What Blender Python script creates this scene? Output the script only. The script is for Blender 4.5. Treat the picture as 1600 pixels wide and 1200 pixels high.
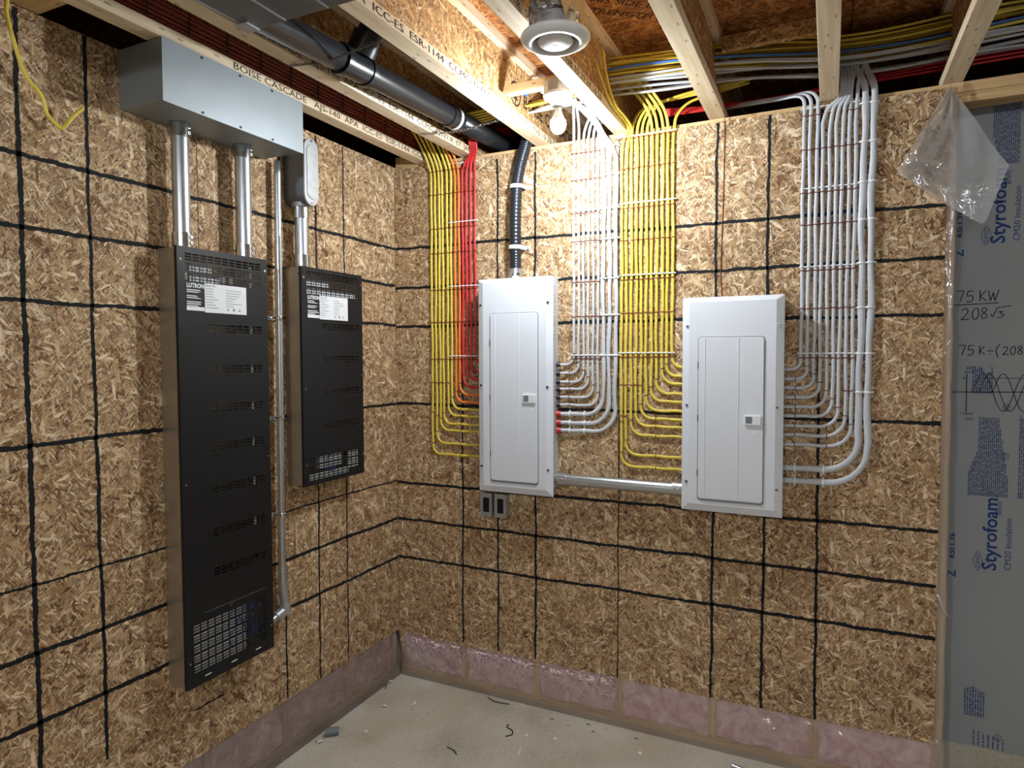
import bpy, math, random
from mathutils import Vector, Matrix

for o in list(bpy.data.objects):
    bpy.data.objects.remove(o, do_unlink=True)
S = bpy.context.scene
C = S.collection
rnd = random.Random(7)
PI = math.pi

# ------------------------------------------------------------------ camera
yaw, pitch, roll = math.radians(115.53486), math.radians(-2.43017), math.radians(-0.21821)
fw = Vector((math.cos(yaw) * math.cos(pitch), math.sin(yaw) * math.cos(pitch), math.sin(pitch)))
rt = Vector((math.sin(yaw), -math.cos(yaw), 0)); up = rt.cross(fw)
cr, sr = math.cos(roll), math.sin(roll)
rt, up = cr * rt + sr * up, -sr * rt + cr * up
cam = bpy.data.cameras.new('camera')
cam.sensor_fit = 'HORIZONTAL'; cam.sensor_width = 36.0
cam.lens = 1039.253 / 1600 * 36.0
cam.clip_start = 0.05; cam.clip_end = 60
co = bpy.data.objects.new('camera', cam); C.objects.link(co)
m = Matrix.Identity(4)
for i in range(3):
    m[i][0], m[i][1], m[i][2] = rt[i], up[i], -fw[i]
m[0][3], m[1][3], m[2][3] = 2.08229, -2.93097, 1.70660
co.matrix_world = m
S.camera = co

# ------------------------------------------------------------------ world, exposure, lamp strengths
W = bpy.data.worlds.new('world'); S.world = W; W.use_nodes = True
bg = W.node_tree.nodes['Background']
bg.inputs[0].default_value = (0.55, 0.62, 0.75, 1); bg.inputs[1].default_value = 0.03
S.view_settings.view_transform = 'Standard'
S.view_settings.look = 'None'
S.view_settings.gamma = 1.0
S.view_settings.use_curve_mapping = False
S.view_settings.exposure = 1.42
BULB_NEAR = 600.0       # emission of the bulb in view
BULB_FILL = 700.0      # emission of the fill bulbs added unseen behind the camera

# ------------------------------------------------------------------ materials
MAT = {}
class NT:
    def __init__(s, name):
        s.m = bpy.data.materials.new(name); s.m.use_nodes = True
        s.t = s.m.node_tree; s.b = s.t.nodes['Principled BSDF']; MAT[name] = s.m
    def n(s, kind, **kw):
        nd = s.t.nodes.new('ShaderNode' + kind)
        for k, v in kw.items():
            if hasattr(nd, k): setattr(nd, k, v)
            else: nd.inputs[k].default_value = v
        return nd
    def l(s, a, b): s.t.links.new(a, b)
    def math(s, op, a, b=None):
        nd = s.n('Math', operation=op)
        for i, v in enumerate((a, b)):
            if v is None: continue
            if isinstance(v, (int, float)): nd.inputs[i].default_value = v
            else: s.l(v, nd.inputs[i])
        return nd.outputs[0]
    def ramp(s, fac, stops):
        nd = s.n('ValToRGB'); cr = nd.color_ramp
        while len(cr.elements) < len(stops): cr.elements.new(0.5)
        for e, (p, c) in zip(cr.elements, stops): e.position = p; e.color = (*c, 1)
        s.l(fac, nd.inputs[0]); return nd.outputs[0]
    def bump(s, h, strength=0.3, dist=0.002):
        nd = s.n('Bump', Strength=strength, Distance=dist); s.l(h, nd.inputs['Height'])
        s.l(nd.outputs[0], s.b.inputs['Normal'])
    def mix(s, fac, a, b, blend='MIX'):
        nd = s.n('MixRGB', blend_type=blend)
        for i, v in ((0, fac), (1, a), (2, b)):
            if isinstance(v, (int, float)): nd.inputs[i].default_value = v
            elif isinstance(v, tuple): nd.inputs[i].default_value = (*v, 1)
            else: s.l(v, nd.inputs[i])
        return nd.outputs[0]

def srgb(r, g, b):
    f = lambda c: ((c / 255 + 0.055) / 1.055) ** 2.4 if c > 10 else c / 255 / 12.92
    return (f(r), f(g), f(b))

def osb(name, stops, size=1.0, bump=0.5):
    t = NT(name); uv = t.n('TexCoord').outputs['UV']
    nz = t.n('TexNoise', Scale=55.0 / size, Detail=3.0); t.l(uv, nz.inputs['Vector'])
    sub = t.n('VectorMath', operation='SUBTRACT'); t.l(nz.outputs['Color'], sub.inputs[0]); sub.inputs[1].default_value = (.5, .5, .5)
    scl = t.n('VectorMath', operation='SCALE'); t.l(sub.outputs[0], scl.inputs[0]); scl.inputs['Scale'].default_value = 0.0065 * size
    add = t.n('VectorMath', operation='ADD'); t.l(uv, add.inputs[0]); t.l(scl.outputs[0], add.inputs[1])
    bh = bt = None
    specs = [(0.3, 36, 8.5), (0.95, 27, 5.5), (1.55, 46, 11), (2.2, 24, 4.2), (2.75, 33, 9), (1.2, 15, 3.0), (2.45, 13, 2.6), (0.7, 95, 24)]
    for i, (ang, ln, wd) in enumerate(specs):
        rot = t.n('VectorRotate', rotation_type='Z_AXIS'); t.l(add.outputs[0], rot.inputs['Vector']); rot.inputs['Angle'].default_value = ang
        m2 = t.n('Mapping'); t.l(rot.outputs[0], m2.inputs['Vector'])
        m2.inputs['Location'].default_value = (i * 7.3, i * 3.1, 0)
        m2.inputs['Scale'].default_value = (1000 / (ln * size), 1000 / (wd * size), 1)
        v = t.n('TexVoronoi', voronoi_dimensions='2D', feature='F1'); v.inputs['Scale'].default_value = 1
        t.l(m2.outputs[0], v.inputs['Vector'])
        sp = t.n('SeparateColor'); t.l(v.outputs['Color'], sp.inputs[0])
        h = t.math('SUBTRACT', sp.outputs[0], t.math('MULTIPLY', v.outputs['Distance'], 0.30))
        if ln > 70: h = t.math('SUBTRACT', h, 0.07)
        if bh is None: bh, bt = h, sp.outputs[1]
        else:
            mask = t.math('GREATER_THAN', h, bh)
            bt = t.mix(mask, bt, sp.outputs[1]); bh = t.math('MAXIMUM', bh, h)
    fine = t.n('TexNoise', Scale=260.0, Detail=3.0); t.l(uv, fine.inputs['Vector'])
    big = t.n('TexNoise', Scale=1.7, Detail=2.0); t.l(uv, big.inputs['Vector'])
    tone = t.math('ADD', bt, t.math('MULTIPLY', t.math('SUBTRACT', fine.outputs['Fac'], 0.5), 0.7))
    tone = t.math('ADD', tone, t.math('MULTIPLY', t.math('SUBTRACT', big.outputs['Fac'], 0.5), 0.25))
    # deep gaps between strands
    gap = t.math('MULTIPLY', t.math('SUBTRACT', bh, 0.60), 4.0)
    gp = t.n('Clamp'); t.l(gap, gp.inputs[0])
    col = t.ramp(tone, stops)
    dark = t.mix(0.55, col, (0.085, 0.052, 0.03))
    col = t.mix(gp.outputs[0], dark, col)
    t.l(col, t.b.inputs['Base Color']); t.b.inputs['Roughness'].default_value = 0.68
    t.b.inputs['Specular IOR Level'].default_value = 0.25
    t.bump(t.math('ADD', bh, t.math('MULTIPLY', fine.outputs['Fac'], 0.12)), bump, 0.004)

osb('osb_wall', [(0.0, srgb(90, 60, 38)), (0.14, srgb(142, 106, 72)), (0.42, srgb(181, 147, 107)), (0.72, srgb(204, 174, 134)), (1.0, srgb(238, 217, 184))])
osb('osb_floor_deck', [(0.0, srgb(105, 58, 28)), (0.3, srgb(160, 98, 50)), (0.6, srgb(188, 124, 70)), (1.0, srgb(214, 158, 100))], 1.5)
osb('osb_web', [(0.0, srgb(120, 80, 45)), (0.25, srgb(176, 130, 80)), (0.6, srgb(204, 160, 106)), (1.0, srgb(232, 200, 150))], 1.1)

def wood(name, c0, c1, c2):
    t = NT(name); uv = t.n('TexCoord').outputs['UV']
    mp = t.n('Mapping'); t.l(uv, mp.inputs[0]); mp.inputs['Scale'].default_value = (3.0, 60.0, 1)
    a = t.n('TexNoise', Scale=1.0, Detail=6.0); t.l(mp.outputs[0], a.inputs['Vector'])
    mp2 = t.n('Mapping'); t.l(uv, mp2.inputs[0]); mp2.inputs['Scale'].default_value = (2.0, 9.0, 1)
    b = t.n('TexNoise', Scale=1.0, Detail=3.0); t.l(mp2.outputs[0], b.inputs['Vector'])
    f = t.math('ADD', t.math('MULTIPLY', a.outputs['Fac'], 0.6), t.math('MULTIPLY', b.outputs['Fac'], 0.4))
    col = t.ramp(f, [(0.3, c0), (0.5, c1), (0.68, c2)])
    mp3 = t.n('Mapping'); t.l(uv, mp3.inputs[0]); mp3.inputs['Scale'].default_value = (6, 22, 1)
    v = t.n('TexVoronoi', voronoi_dimensions='2D'); v.inputs['Scale'].default_value = 1; t.l(mp3.outputs[0], v.inputs['Vector'])
    kn = t.math('LESS_THAN', v.outputs['Distance'], 0.07)
    col = t.mix(t.math('MULTIPLY', kn, 0.55), col, (0.12, 0.06, 0.03))
    t.l(col, t.b.inputs['Base Color']); t.b.inputs['Roughness'].default_value = 0.62
    t.b.inputs['Specular IOR Level'].default_value = 0.25
    t.bump(a.outputs['Fac'], 0.15, 0.002)
wood('spruce', srgb(198, 172, 136), srgb(222, 202, 170), srgb(238, 224, 200))
wood('stud_wood', srgb(170, 135, 90), srgb(206, 172, 124), srgb(224, 196, 152))

def plain(name, col, rough=0.5, metal=0.0, spec=0.5, noise=0.0, nscale=40.0, bump=0.0, coat=0.0):
    t = NT(name)
    t.b.inputs['Base Color'].default_value = (*col, 1)
    t.b.inputs['Roughness'].default_value = rough; t.b.inputs['Metallic'].default_value = metal
    t.b.inputs['Specular IOR Level'].default_value = spec; t.b.inputs['Coat Weight'].default_value = coat
    nz = t.n('TexNoise', Scale=nscale, Detail=4.0); t.l(t.n('TexCoord').outputs['UV'], nz.inputs['Vector'])
    if noise:
        lo = tuple(c * (1 - noise) for c in col); hi = tuple(min(1, c * (1 + noise)) for c in col)
        t.l(t.ramp(nz.outputs['Fac'], [(0.3, lo), (0.7, hi)]), t.b.inputs['Base Color'])
    if bump: t.bump(nz.outputs['Fac'], bump, 0.002)
    return t
plain('galvanised', srgb(184, 187, 190), 0.45, 0.7, 0.5, 0.10, 30)
plain('cabinet_steel', srgb(186, 176, 160), 0.40, 0.85, 0.5, 0.08, 18)
plain('trough_steel', srgb(146, 153, 157), 0.5, 0.5, 0.5, 0.05, 6)
plain('duct_steel', srgb(120, 124, 128), 0.40, 0.9, 0.5, 0.12, 9)
plain('emt_steel', srgb(200, 206, 212), 0.30, 0.9, 0.5, 0.06, 20)
plain('bright_steel', srgb(210, 216, 224), 0.14, 1.0)
plain('zinc', srgb(200, 202, 205), 0.3, 0.9)
plain('black_cover', srgb(22, 23, 26), 0.45, 0.0, 0.35, 0.15, 300, 0.1)
plain('white_enamel', srgb(221, 226, 234), 0.34, 0.0, 0.5, 0.012, 3)
plain('white_plastic', srgb(232, 234, 236), 0.35)
plain('white_jacket', srgb(198, 202, 208), 0.42, 0, 0.5, 0.04, 60)
plain('yellow_jacket', srgb(224, 200, 78), 0.42, 0, 0.5, 0.10, 50)
plain('orange_jacket', srgb(238, 132, 50), 0.42, 0, 0.5, 0.06, 50)
plain('red_jacket', srgb(206, 44, 50), 0.42, 0, 0.5, 0.08, 50)
plain('dark_red_jacket', srgb(128, 52, 42), 0.5, 0, 0.4, 0.15, 50)  # red jacket with the shade between the joists put into its colour
plain('blue_jacket', srgb(70, 120, 205), 0.42)
plain('abs_black', srgb(34, 35, 37), 0.28, 0, 0.5, 0.1, 30)
plain('flex_black', srgb(30, 33, 40), 0.32, 0, 0.5)
plain('copper', srgb(128, 56, 38), 0.42, 0.35)
plain('red_plastic', srgb(190, 48, 44), 0.4)
plain('dark_plastic', srgb(40, 42, 46), 0.5)
plain('grey_plastic', srgb(110, 120, 126), 0.5)
plain('hole_dark', (0.006, 0.006, 0.008), 0.9, 0, 0.1)
plain('opening_dark', srgb(14, 16, 24), 0.35)
plain('marker_ink', (0.012, 0.013, 0.014), 0.75, 0, 0.2)
plain('print_ink', (0.05, 0.045, 0.045), 0.8, 0, 0.1)
plain('web_ink', (0.05, 0.03, 0.02), 0.85, 0, 0.1)
plain('blue_ink', srgb(42, 70, 132), 0.7, 0, 0.2)
plain('grey_blue_ink', srgb(74, 92, 130), 0.75, 0, 0.2)
plain('label_white', srgb(226, 228, 232), 0.5)
plain('label_print', srgb(140, 144, 150), 0.6)
plain('foam_grey', srgb(160, 166, 170), 0.7, 0, 0.2, 0.03, 3, 0.05)
plain('foil', srgb(190, 192, 196), 0.22, 1.0, 0.5, 0.25, 60, 0.8)
plain('kraft', srgb(206, 170, 118), 0.8, 0, 0.2, 0.12, 20, 0.5)
plain('catcher_white', srgb(226, 228, 230), 0.5, 0, 0.4, 0.03, 40)
plain('wire_steel', srgb(110, 108, 106), 0.4, 0.8)
plain('room_wall', srgb(196, 192, 184), 0.8, 0, 0.2, 0.05, 4)

def concrete():
    t = NT('concrete'); uv = t.n('TexCoord').outputs['UV']
    a = t.n('TexNoise', Scale=3.0, Detail=8.0); b = t.n('TexNoise', Scale=60.0, Detail=4.0); c = t.n('TexNoise', Scale=1.1, Detail=3.0)
    for q in (a, b, c): t.l(uv, q.inputs['Vector'])
    f = t.math('ADD', t.math('MULTIPLY', a.outputs['Fac'], 0.7), t.math('MULTIPLY', b.outputs['Fac'], 0.3))
    col = t.ramp(f, [(0.3, srgb(166, 160, 142)), (0.5, srgb(198, 193, 178)), (0.7, srgb(212, 208, 196))])
    st = t.ramp(c.outputs['Fac'], [(0.52, (0, 0, 0)), (0.68, (0.55, 0.55, 0.55))])
    col = t.mix(st, col, srgb(176, 150, 116))
    v = t.n('TexVoronoi', voronoi_dimensions='2D'); v.inputs['Scale'].default_value = 13; t.l(uv, v.inputs['Vector'])
    spk = t.math('LESS_THAN', v.outputs['Distance'], t.math('MULTIPLY', t.math('SUBTRACT', a.outputs['Fac'], 0.42), 0.25))
    col = t.mix(t.math('MULTIPLY', spk, 0.6), col, srgb(96, 88, 74))
    t.l(col, t.b.inputs['Base Color']); t.b.inputs['Roughness'].default_value = 0.75
    t.bump(b.outputs['Fac'], 0.2, 0.002)
concrete()

def pink():
    t = NT('pink_fibreglass'); uv = t.n('TexCoord').outputs['UV']
    a = t.n('TexNoise', Scale=14.0, Detail=8.0, Distortion=1.5); t.l(uv, a.inputs['Vector'])
    col = t.ramp(a.outputs['Fac'], [(0.3, srgb(206, 156, 158)), (0.5, srgb(230, 192, 192)), (0.7, srgb(246, 224, 222))])
    t.l(col, t.b.inputs['Base Color']); t.b.inputs['Roughness'].default_value = 0.95
    t.b.inputs['Specular IOR Level'].default_value = 0.1
    t.bump(a.outputs['Fac'], 0.7, 0.01)
pink()
plain('pink_fibre', srgb(255, 226, 226), 0.9, 0, 0.1)

def film(name, opac, tint):
    t = NT(name); uv = t.n('TexCoord').outputs['UV']
    a = t.n('TexNoise', Scale=9.0, Detail=3.0, Distortion=2.0); t.l(uv, a.inputs['Vector'])
    bp = t.n('Bump', Strength=0.5, Distance=0.01); t.l(a.outputs['Fac'], bp.inputs['Height'])
    tr = t.n('BsdfTransparent'); tr.inputs[0].default_value = (0.97, 0.97, 0.97, 1)
    df = t.n('BsdfDiffuse'); df.inputs[0].default_value = (*tint, 1)
    tl = t.n('BsdfTranslucent'); tl.inputs[0].default_value = (*tint, 1)
    gl = t.n('BsdfGlossy'); gl.inputs[0].default_value = (1, 1, 1, 1); gl.inputs['Roughness'].default_value = 0.09
    for q in (df, gl): t.l(bp.outputs[0], q.inputs['Normal'])
    m0 = t.n('MixShader'); m0.inputs[0].default_value = 0.4; t.l(df.outputs[0], m0.inputs[1]); t.l(tl.outputs[0], m0.inputs[2])
    m1 = t.n('MixShader'); m1.inputs[0].default_value = opac; t.l(tr.outputs[0], m1.inputs[1]); t.l(m0.outputs[0], m1.inputs[2])
    fr = t.n('Fresnel'); fr.inputs['IOR'].default_value = 1.5; t.l(bp.outputs[0], fr.inputs['Normal'])
    m2 = t.n('MixShader'); t.l(fr.outputs[0], m2.inputs[0]); t.l(m1.outputs[0], m2.inputs[1]); t.l(gl.outputs[0], m2.inputs[2])
    t.l(m2.outputs[0], t.t.nodes['Material Output'].inputs['Surface'])
film('poly_film', 0.24, (0.84, 0.81, 0.80))
film('poly_flap', 0.34, (0.90, 0.91, 0.92))

def lamp_mat(name, e):
    t = NT(name)
    t.b.inputs['Base Color'].default_value = (1, 1, 1, 1)
    t.b.inputs['Emission Color'].default_value = (0.87, 0.94, 1.0, 1); t.b.inputs['Emission Strength'].default_value = e
lamp_mat('bulb_glow', BULB_NEAR)
lamp_mat('fill_bulb_glow', BULB_FILL)

# ------------------------------------------------------------------ mesh helpers
ORG = {}
class MB:
    def __init__(s): s.v = []; s.f = []
    def add(s, vs, fs):
        k = len(s.v); s.v += [tuple(q) for q in vs]; s.f += [tuple(i + k for i in q) for q in fs]; return s
    def box(s, x0, x1, y0, y1, z0, z1):
        return s.add([(x0, y0, z0), (x1, y0, z0), (x1, y1, z0), (x0, y1, z0), (x0, y0, z1), (x1, y0, z1), (x1, y1, z1), (x0, y1, z1)],
                     [(0, 3, 2, 1), (4, 5, 6, 7), (0, 1, 5, 4), (1, 2, 6, 5), (2, 3, 7, 6), (3, 0, 4, 7)])
    def cyl(s, p0, p1, r0, n=16, r1=None, caps=True):
        p0, p1 = Vector(p0), Vector(p1); r1 = r0 if r1 is None else r1
        d = (p1 - p0).normalized(); a = d.orthogonal().normalized(); b = d.cross(a)
        vs = []
        for p, r in ((p0, r0), (p1, r1)):
            for i in range(n):
                t = 2 * PI * i / n; vs.append(p + r * (math.cos(t) * a + math.sin(t) * b))
        fs = [(i, (i + 1) % n, n + (i + 1) % n, n + i) for i in range(n)]
        if caps: fs += [tuple(reversed(range(n))), tuple(range(n, 2 * n))]
        return s.add(vs, fs)
    def sweep(s, path, a, b=None, n=8, ref=(0, 1, 0), caps=True):
        """tube along path; a = half width across ref x tangent, b = half thickness along ref; radii may be lists"""
        P = [Vector(p) for p in path]; b = a if b is None else b
        N = Vector(ref); vs = []; m_ = len(P)
        for k in range(m_):
            t = (P[min(k + 1, m_ - 1)] - P[max(k - 1, 0)]).normalized()
            N = N - N.dot(t) * t
            if N.length < 1e-4: N = t.orthogonal()
            N.normalize(); B_ = t.cross(N)
            aa = a[k] if isinstance(a, (list, tuple)) else a; bb = b[k] if isinstance(b, (list, tuple)) else b
            for i in range(n):
                th = 2 * PI * (i + .5) / n
                vs.append(P[k] + aa * math.cos(th) * B_ + bb * math.sin(th) * N)
        fs = []
        for k in range(m_ - 1):
            for i in range(n):
                fs.append((k * n + i, k * n + (i + 1) % n, (k + 1) * n + (i + 1) % n, (k + 1) * n + i))
        if caps: fs += [tuple(reversed(range(n))), tuple(range((m_ - 1) * n, m_ * n))]
        return s.add(vs, fs)
    def lathe(s, prof, c, n=32):
        """prof = [(radius, z)] about vertical axis through c"""
        vs = []
        for r, z in prof:
            for i in range(n):
                t = 2 * PI * i / n; vs.append((c[0] + r * math.cos(t), c[1] + r * math.sin(t), c[2] + z))
        fs = []
        for k in range(len(prof) - 1):
            for i in range(n):
                fs.append((k * n + i, k * n + (i + 1) % n, (k + 1) * n + (i + 1) % n, (k + 1) * n + i))
        return s.add(vs, fs)
    def prism(s, poly, axis, d0, d1):
        """poly 2D; axis 'x': (y,z), 'y': (x,z), 'z': (x,y)"""
        def mk(p, d):
            return {'x': (d, p[0], p[1]), 'y': (p[0], d, p[1]), 'z': (p[0], p[1], d)}[axis]
        n = len(poly); vs = [mk(p, d0) for p in poly] + [mk(p, d1) for p in poly]
        fs = [(i, (i + 1) % n, n + (i + 1) % n, n + i) for i in range(n)] + [tuple(reversed(range(n))), tuple(range(n, 2 * n))]
        return s.add(vs, fs)
    def mesh(s, name, org=(0, 0, 0), smooth=False, uaxis=None, flip=False):
        me = bpy.data.meshes.new(name); o = Vector(org)
        me.from_pydata([Vector(v) - o for v in s.v], [], s.f); me.validate(); me.update()
        import bmesh
        bm = bmesh.new(); bm.from_mesh(me); bmesh.ops.recalc_face_normals(bm, faces=bm.faces); bm.to_mesh(me); bm.free()
        uvl = me.uv_layers.new(name='UVMap'); ou, ov = rnd.uniform(0, 50), rnd.uniform(0, 50)
        V = [Vector(v) for v in s.v]; ud = uvl.data
        for p in me.polygons:
            nn = p.normal; ax = max(range(3), key=lambda i: abs(nn[i]))
            for li in p.loop_indices:
                q = me.vertices[me.loops[li].vertex_index].co + o
                if ax == 0: uv = (q.y, q.z)
                elif ax == 1: uv = (q.x, q.z)
                else: uv = (q.y, q.x)
                if uaxis == 'z': uv = (q.z, q.y if ax == 0 else q.x)
                if uaxis == 'x': uv = (q.x, q.z if ax == 1 else q.y)
                ud[li].uv = (uv[0] + ou, uv[1] + ov)
        if smooth:
            for p in me.polygons: p.use_smooth = True
        return me
    def build(s, name, mat, parent=None, smooth=False, bevel=0.0, uaxis=None, org=None, auto=None):
        if parent is not None: o0 = ORG[parent.name]
        elif org is not None: o0 = Vector(org)
        else:
            xs, ys, zs = zip(*s.v); o0 = Vector(((min(xs) + max(xs)) / 2, (min(ys) + max(ys)) / 2, min(zs)))
        me = s.mesh(name, o0, smooth or auto is not None, uaxis)
        ob = bpy.data.objects.new(name, me); C.objects.link(ob)
        me.materials.append(MAT[mat])
        ORG[ob.name] = o0
        if parent is not None: ob.parent = parent
        else: ob.location = o0
        if bevel:
            b = ob.modifiers.new('bevel', 'BEVEL'); b.width = bevel; b.segments = 2; b.limit_method = 'ANGLE'; b.angle_limit = 0.6
        if auto is not None:
            me.set_sharp_from_angle(angle=auto)
        return ob

def thing(name, loc, label=None, cat=None, group=None, kind=None):
    o = bpy.data.objects.new(name, None); C.objects.link(o); o.location = loc
    o.empty_display_size = 0.05; ORG[o.name] = Vector(loc)
    return tag(o, label, cat, group, kind)
def tag(o, label=None, cat=None, group=None, kind=None):
    if label: o['label'] = label
    if cat: o['category'] = cat
    if group: o['group'] = group
    if kind: o['kind'] = kind
    return o

def text(body, size, org, xd, yd, mat, parent, name='lettering', align='LEFT', shear=0.0, width=None, bold=0.0):
    cu = bpy.data.curves.new('t', 'FONT'); cu.body = body; cu.size = size; cu.resolution_u = 2
    cu.align_x = align; cu.shear = shear; cu.offset = bold
    to = bpy.data.objects.new('t', cu); C.objects.link(to)
    bpy.context.view_layer.update()
    me = bpy.data.meshes.new_from_object(to.evaluated_get(bpy.context.evaluated_depsgraph_get()))
    bpy.data.objects.remove(to, do_unlink=True); bpy.data.curves.remove(cu)
    xd, yd = Vector(xd), Vector(yd); o0 = ORG[parent.name]
    sx = 1.0
    if width and len(me.vertices):
        w = max(v.co.x for v in me.vertices) - min(v.co.x for v in me.vertices); sx = width / w
    for v in me.vertices:
        v.co = Vector(org) + xd * v.co.x * sx + yd * v.co.y - o0
    me.name = name
    ob = bpy.data.objects.new(name, me); C.objects.link(ob); ob.parent = parent
    me.materials.clear(); me.materials.append(MAT[mat]); ORG[ob.name] = o0
    return ob

def catmull(pts, k=6):
    P = [Vector(p) for p in pts]; out = []
    for i in range(len(P) - 1):
        p0, p1, p2, p3 = P[max(i - 1, 0)], P[i], P[i + 1], P[min(i + 2, len(P) - 1)]
        for j in range(k):
            t = j / k
            out.append(0.5 * ((2 * p1) + (p2 - p0) * t + (2 * p0 - 5 * p1 + 4 * p2 - p3) * t * t + (3 * p1 - p0 - 3 * p2 + p3) * t ** 3))
    out.append(P[-1]); return out
ORD = ['first', 'second', 'third', 'fourth', 'fifth', 'sixth', 'seventh', 'eighth', 'ninth', 'tenth', 'eleventh', 'twelfth', 'thirteenth', 'fourteenth']

def rough_strip(mb, p0, p1, w, plane, off, seed):
    """hand drawn marker stroke between two wall points (a,z), ragged edges; plane 'x' (left wall) or 'y' (back wall)"""
    q = random.Random(seed)
    p0, p1 = Vector((*p0, 0)), Vector((*p1, 0)); L_ = (p1 - p0).length; d = (p1 - p0) / L_; nn = Vector((-d.y, d.x, 0))
    w = w * 1.32; n = max(6, int(L_ / 0.008)); vs = []; fs = []; ww = w; drift = 0
    for i in range(n + 1):
        drift = 0.93 * drift + q.uniform(-1, 1) * 0.0011
        ww = 0.7 * ww + 0.3 * w * q.uniform(0.55, 1.3)
        c = p0 + d * (L_ * i / n) + nn * drift
        for sgn in (-1, 1):
            e = c + nn * sgn * (ww / 2 + q.uniform(-.0016, .0016))
            vs.append((off, e.x, e.y) if plane == 'x' else (e.x, off, e.y))
    for i in range(n): fs.append((2 * i, 2 * i + 1, 2 * i + 3, 2 * i + 2))
    mb.add(vs, fs)

# ------------------------------------------------------------------ room shell
JB = 2.70            # underside of joists
DECK = 3.002         # underside of floor deck
o = MB().add([(-1.55, -6.2, 0), (5.2, -6.2, 0), (5.2, 2.25, 0), (-1.55, 2.25, 0)], [(0, 1, 2, 3)]).build('floor', 'concrete', org=(0, 0, 0))
tag(o, kind='structure', label='grey concrete basement floor slab', cat='floor')
ceil = thing('ceiling', (0, 0, DECK), 'rough wood-strand floor deck above the joists', 'ceiling', kind='structure')
for i, x0 in enumerate((-1.52, -0.3, 0.92, 2.14, 3.36, 4.58)):
    MB().box(x0 + .002, min(x0 + 1.218, 5.2), -6.2, -0.38, DECK, DECK + .018).build('deck_panel', 'osb_floor_deck', ceil)
    MB().box(x0 + .002, min(x0 + 1.218, 5.2), -0.376, 2.2, DECK, DECK + .018).build('deck_panel', 'osb_floor_deck', ceil)
MB().box(-1.52, 5.2, -6.2, 2.2, DECK + .0185, DECK + .03).build('deck_leak_blocker', 'osb_floor_deck', ceil)  # unseen slab added to keep light from leaking through the deck seams
text('STRENGTH AXIS', .055, (1.22, -.50, DECK - .0015), (.80, .6, 0), (.6, -.80, 0), 'web_ink', ceil)
text('THIS SIDE DOWN', .055, (1.24, -.58, DECK - .0015), (.80, .6, 0), (.6, -.80, 0), 'web_ink', ceil)
for nm, bx in (('wall_right', (5.1, 5.2, -6.2, 2.2)), ('wall_front', (-1.6, 5.2, -6.2, -6.1))):
    tag(MB().box(*bx, 0, DECK).build(nm, 'room_wall'), kind='structure', label='plain pale far wall of the basement behind the viewer' if nm == 'wall_front' else 'plain pale side wall of the basement beyond the right edge', cat='wall')
tag(MB().box(-1.6, 5.2, 2.2, 2.3, 0, DECK).build('wall_beyond', 'foam_grey'), kind='structure', label='dark wall far beyond the cable gap over the partition', cat='wall')
tag(MB().box(-1.6, -1.5, -6.2, 2.2, 0, DECK).build('wall_outer', 'foam_grey'), kind='structure', label='dark wall beyond the gap above the left partition', cat='wall')

LEFT_LINES = [(-1.807, 2.692, -1.808, 0.23, .011), (-1.613, 2.693, -1.611, 0.412, .009), (-0.817, 2.69, -0.824, 0.237, .008), (-0.597, 2.69, -0.617, 0.234, .008), (-0.412, 2.69, -0.419, 0.234, .007),
    (-2.40, 2.289, -0.003, 2.272, .011), (-2.40, 2.079, -0.003, 2.079, .011), (-2.40, 1.866, -0.003, 1.872, .011), (-2.40, 1.452, -0.003, 1.453, .011), (-2.40, 1.044, -0.003, 1.045, .006), (-2.40, 0.842, -0.003, 0.838, .011), (-2.40, 0.63, -0.003, 0.627, .011), (-1.277, 0.412, -1.151, 0.41, .005)]
BACK_LINES = [(0.408, 2.66, 0.398, 0.232, .008), (0.607, 2.665, 0.601, 0.222, .008), (0.807, 2.67, 0.805, 0.222, .009), (1.643, 2.679, 1.636, 0.216, .009), (1.847, 2.679, 1.842, 0.216, .009), (2.041, 2.674, 2.047, 0.216, .009),
    (0.003, 2.27, 2.461, 2.26, .011), (0.003, 2.064, 2.461, 2.065, .011), (0.003, 1.862, 2.461, 1.855, .011), (0.003, 1.456, 2.461, 1.446, .011), (0.003, 1.035, 2.461, 1.037, .011), (0.003, 0.838, 2.459, 0.827, .011), (0.003, 0.632, 2.459, 0.624, .011)]

# back wall (plane y = 0), plate, studs, sheets, marker strokes
wb = thing('wall_back', (1.23, 0.05, 0), 'strand-board partition wall with black marker grid behind the white panels', 'wall', kind='structure')
ZT, ZB = 2.683, 0.214
for x0, x1 in ((0.0, 1.2175), (1.2205, 2.463)):
    MB().box(x0, x1, 0, .011, ZB, ZT).build('osb_sheet', 'osb_wall', wb, bevel=.001)
MB().box(1.2165, 1.2215, .006, .012, ZB, ZT).build('sheet_joint', 'marker_ink', wb)
for i, (a, b, c, d, w) in enumerate(BACK_LINES):
    mb = MB(); rough_strip(mb, (a, b), (c, d), w, 'y', -.0006, 50 + i); mb.build('marker_line', 'marker_ink', wb)
mb = MB(); rough_strip(mb, (1.219, 2.68), (1.219, .216), .0035, 'y', -.0005, 99); mb.build('marker_line', 'marker_ink', wb)
MB().box(-.09, 3.4, .0115, .10, 2.662, JB).build('top_plate', 'stud_wood', wb, uaxis='x', bevel=.001)
MB().box(-.09, 3.4, .0125, .10, 2.626, 2.661).build('top_plate', 'stud_wood', wb, uaxis='x', bevel=.001)
MB().box(0, 2.495, .0125, .10, 0, .038).build('bottom_plate', 'stud_wood', wb, uaxis='x', bevel=.001)
STUDS = [0.012, 0.40, 0.806, 1.219, 1.64, 2.045, 2.474]
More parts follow.
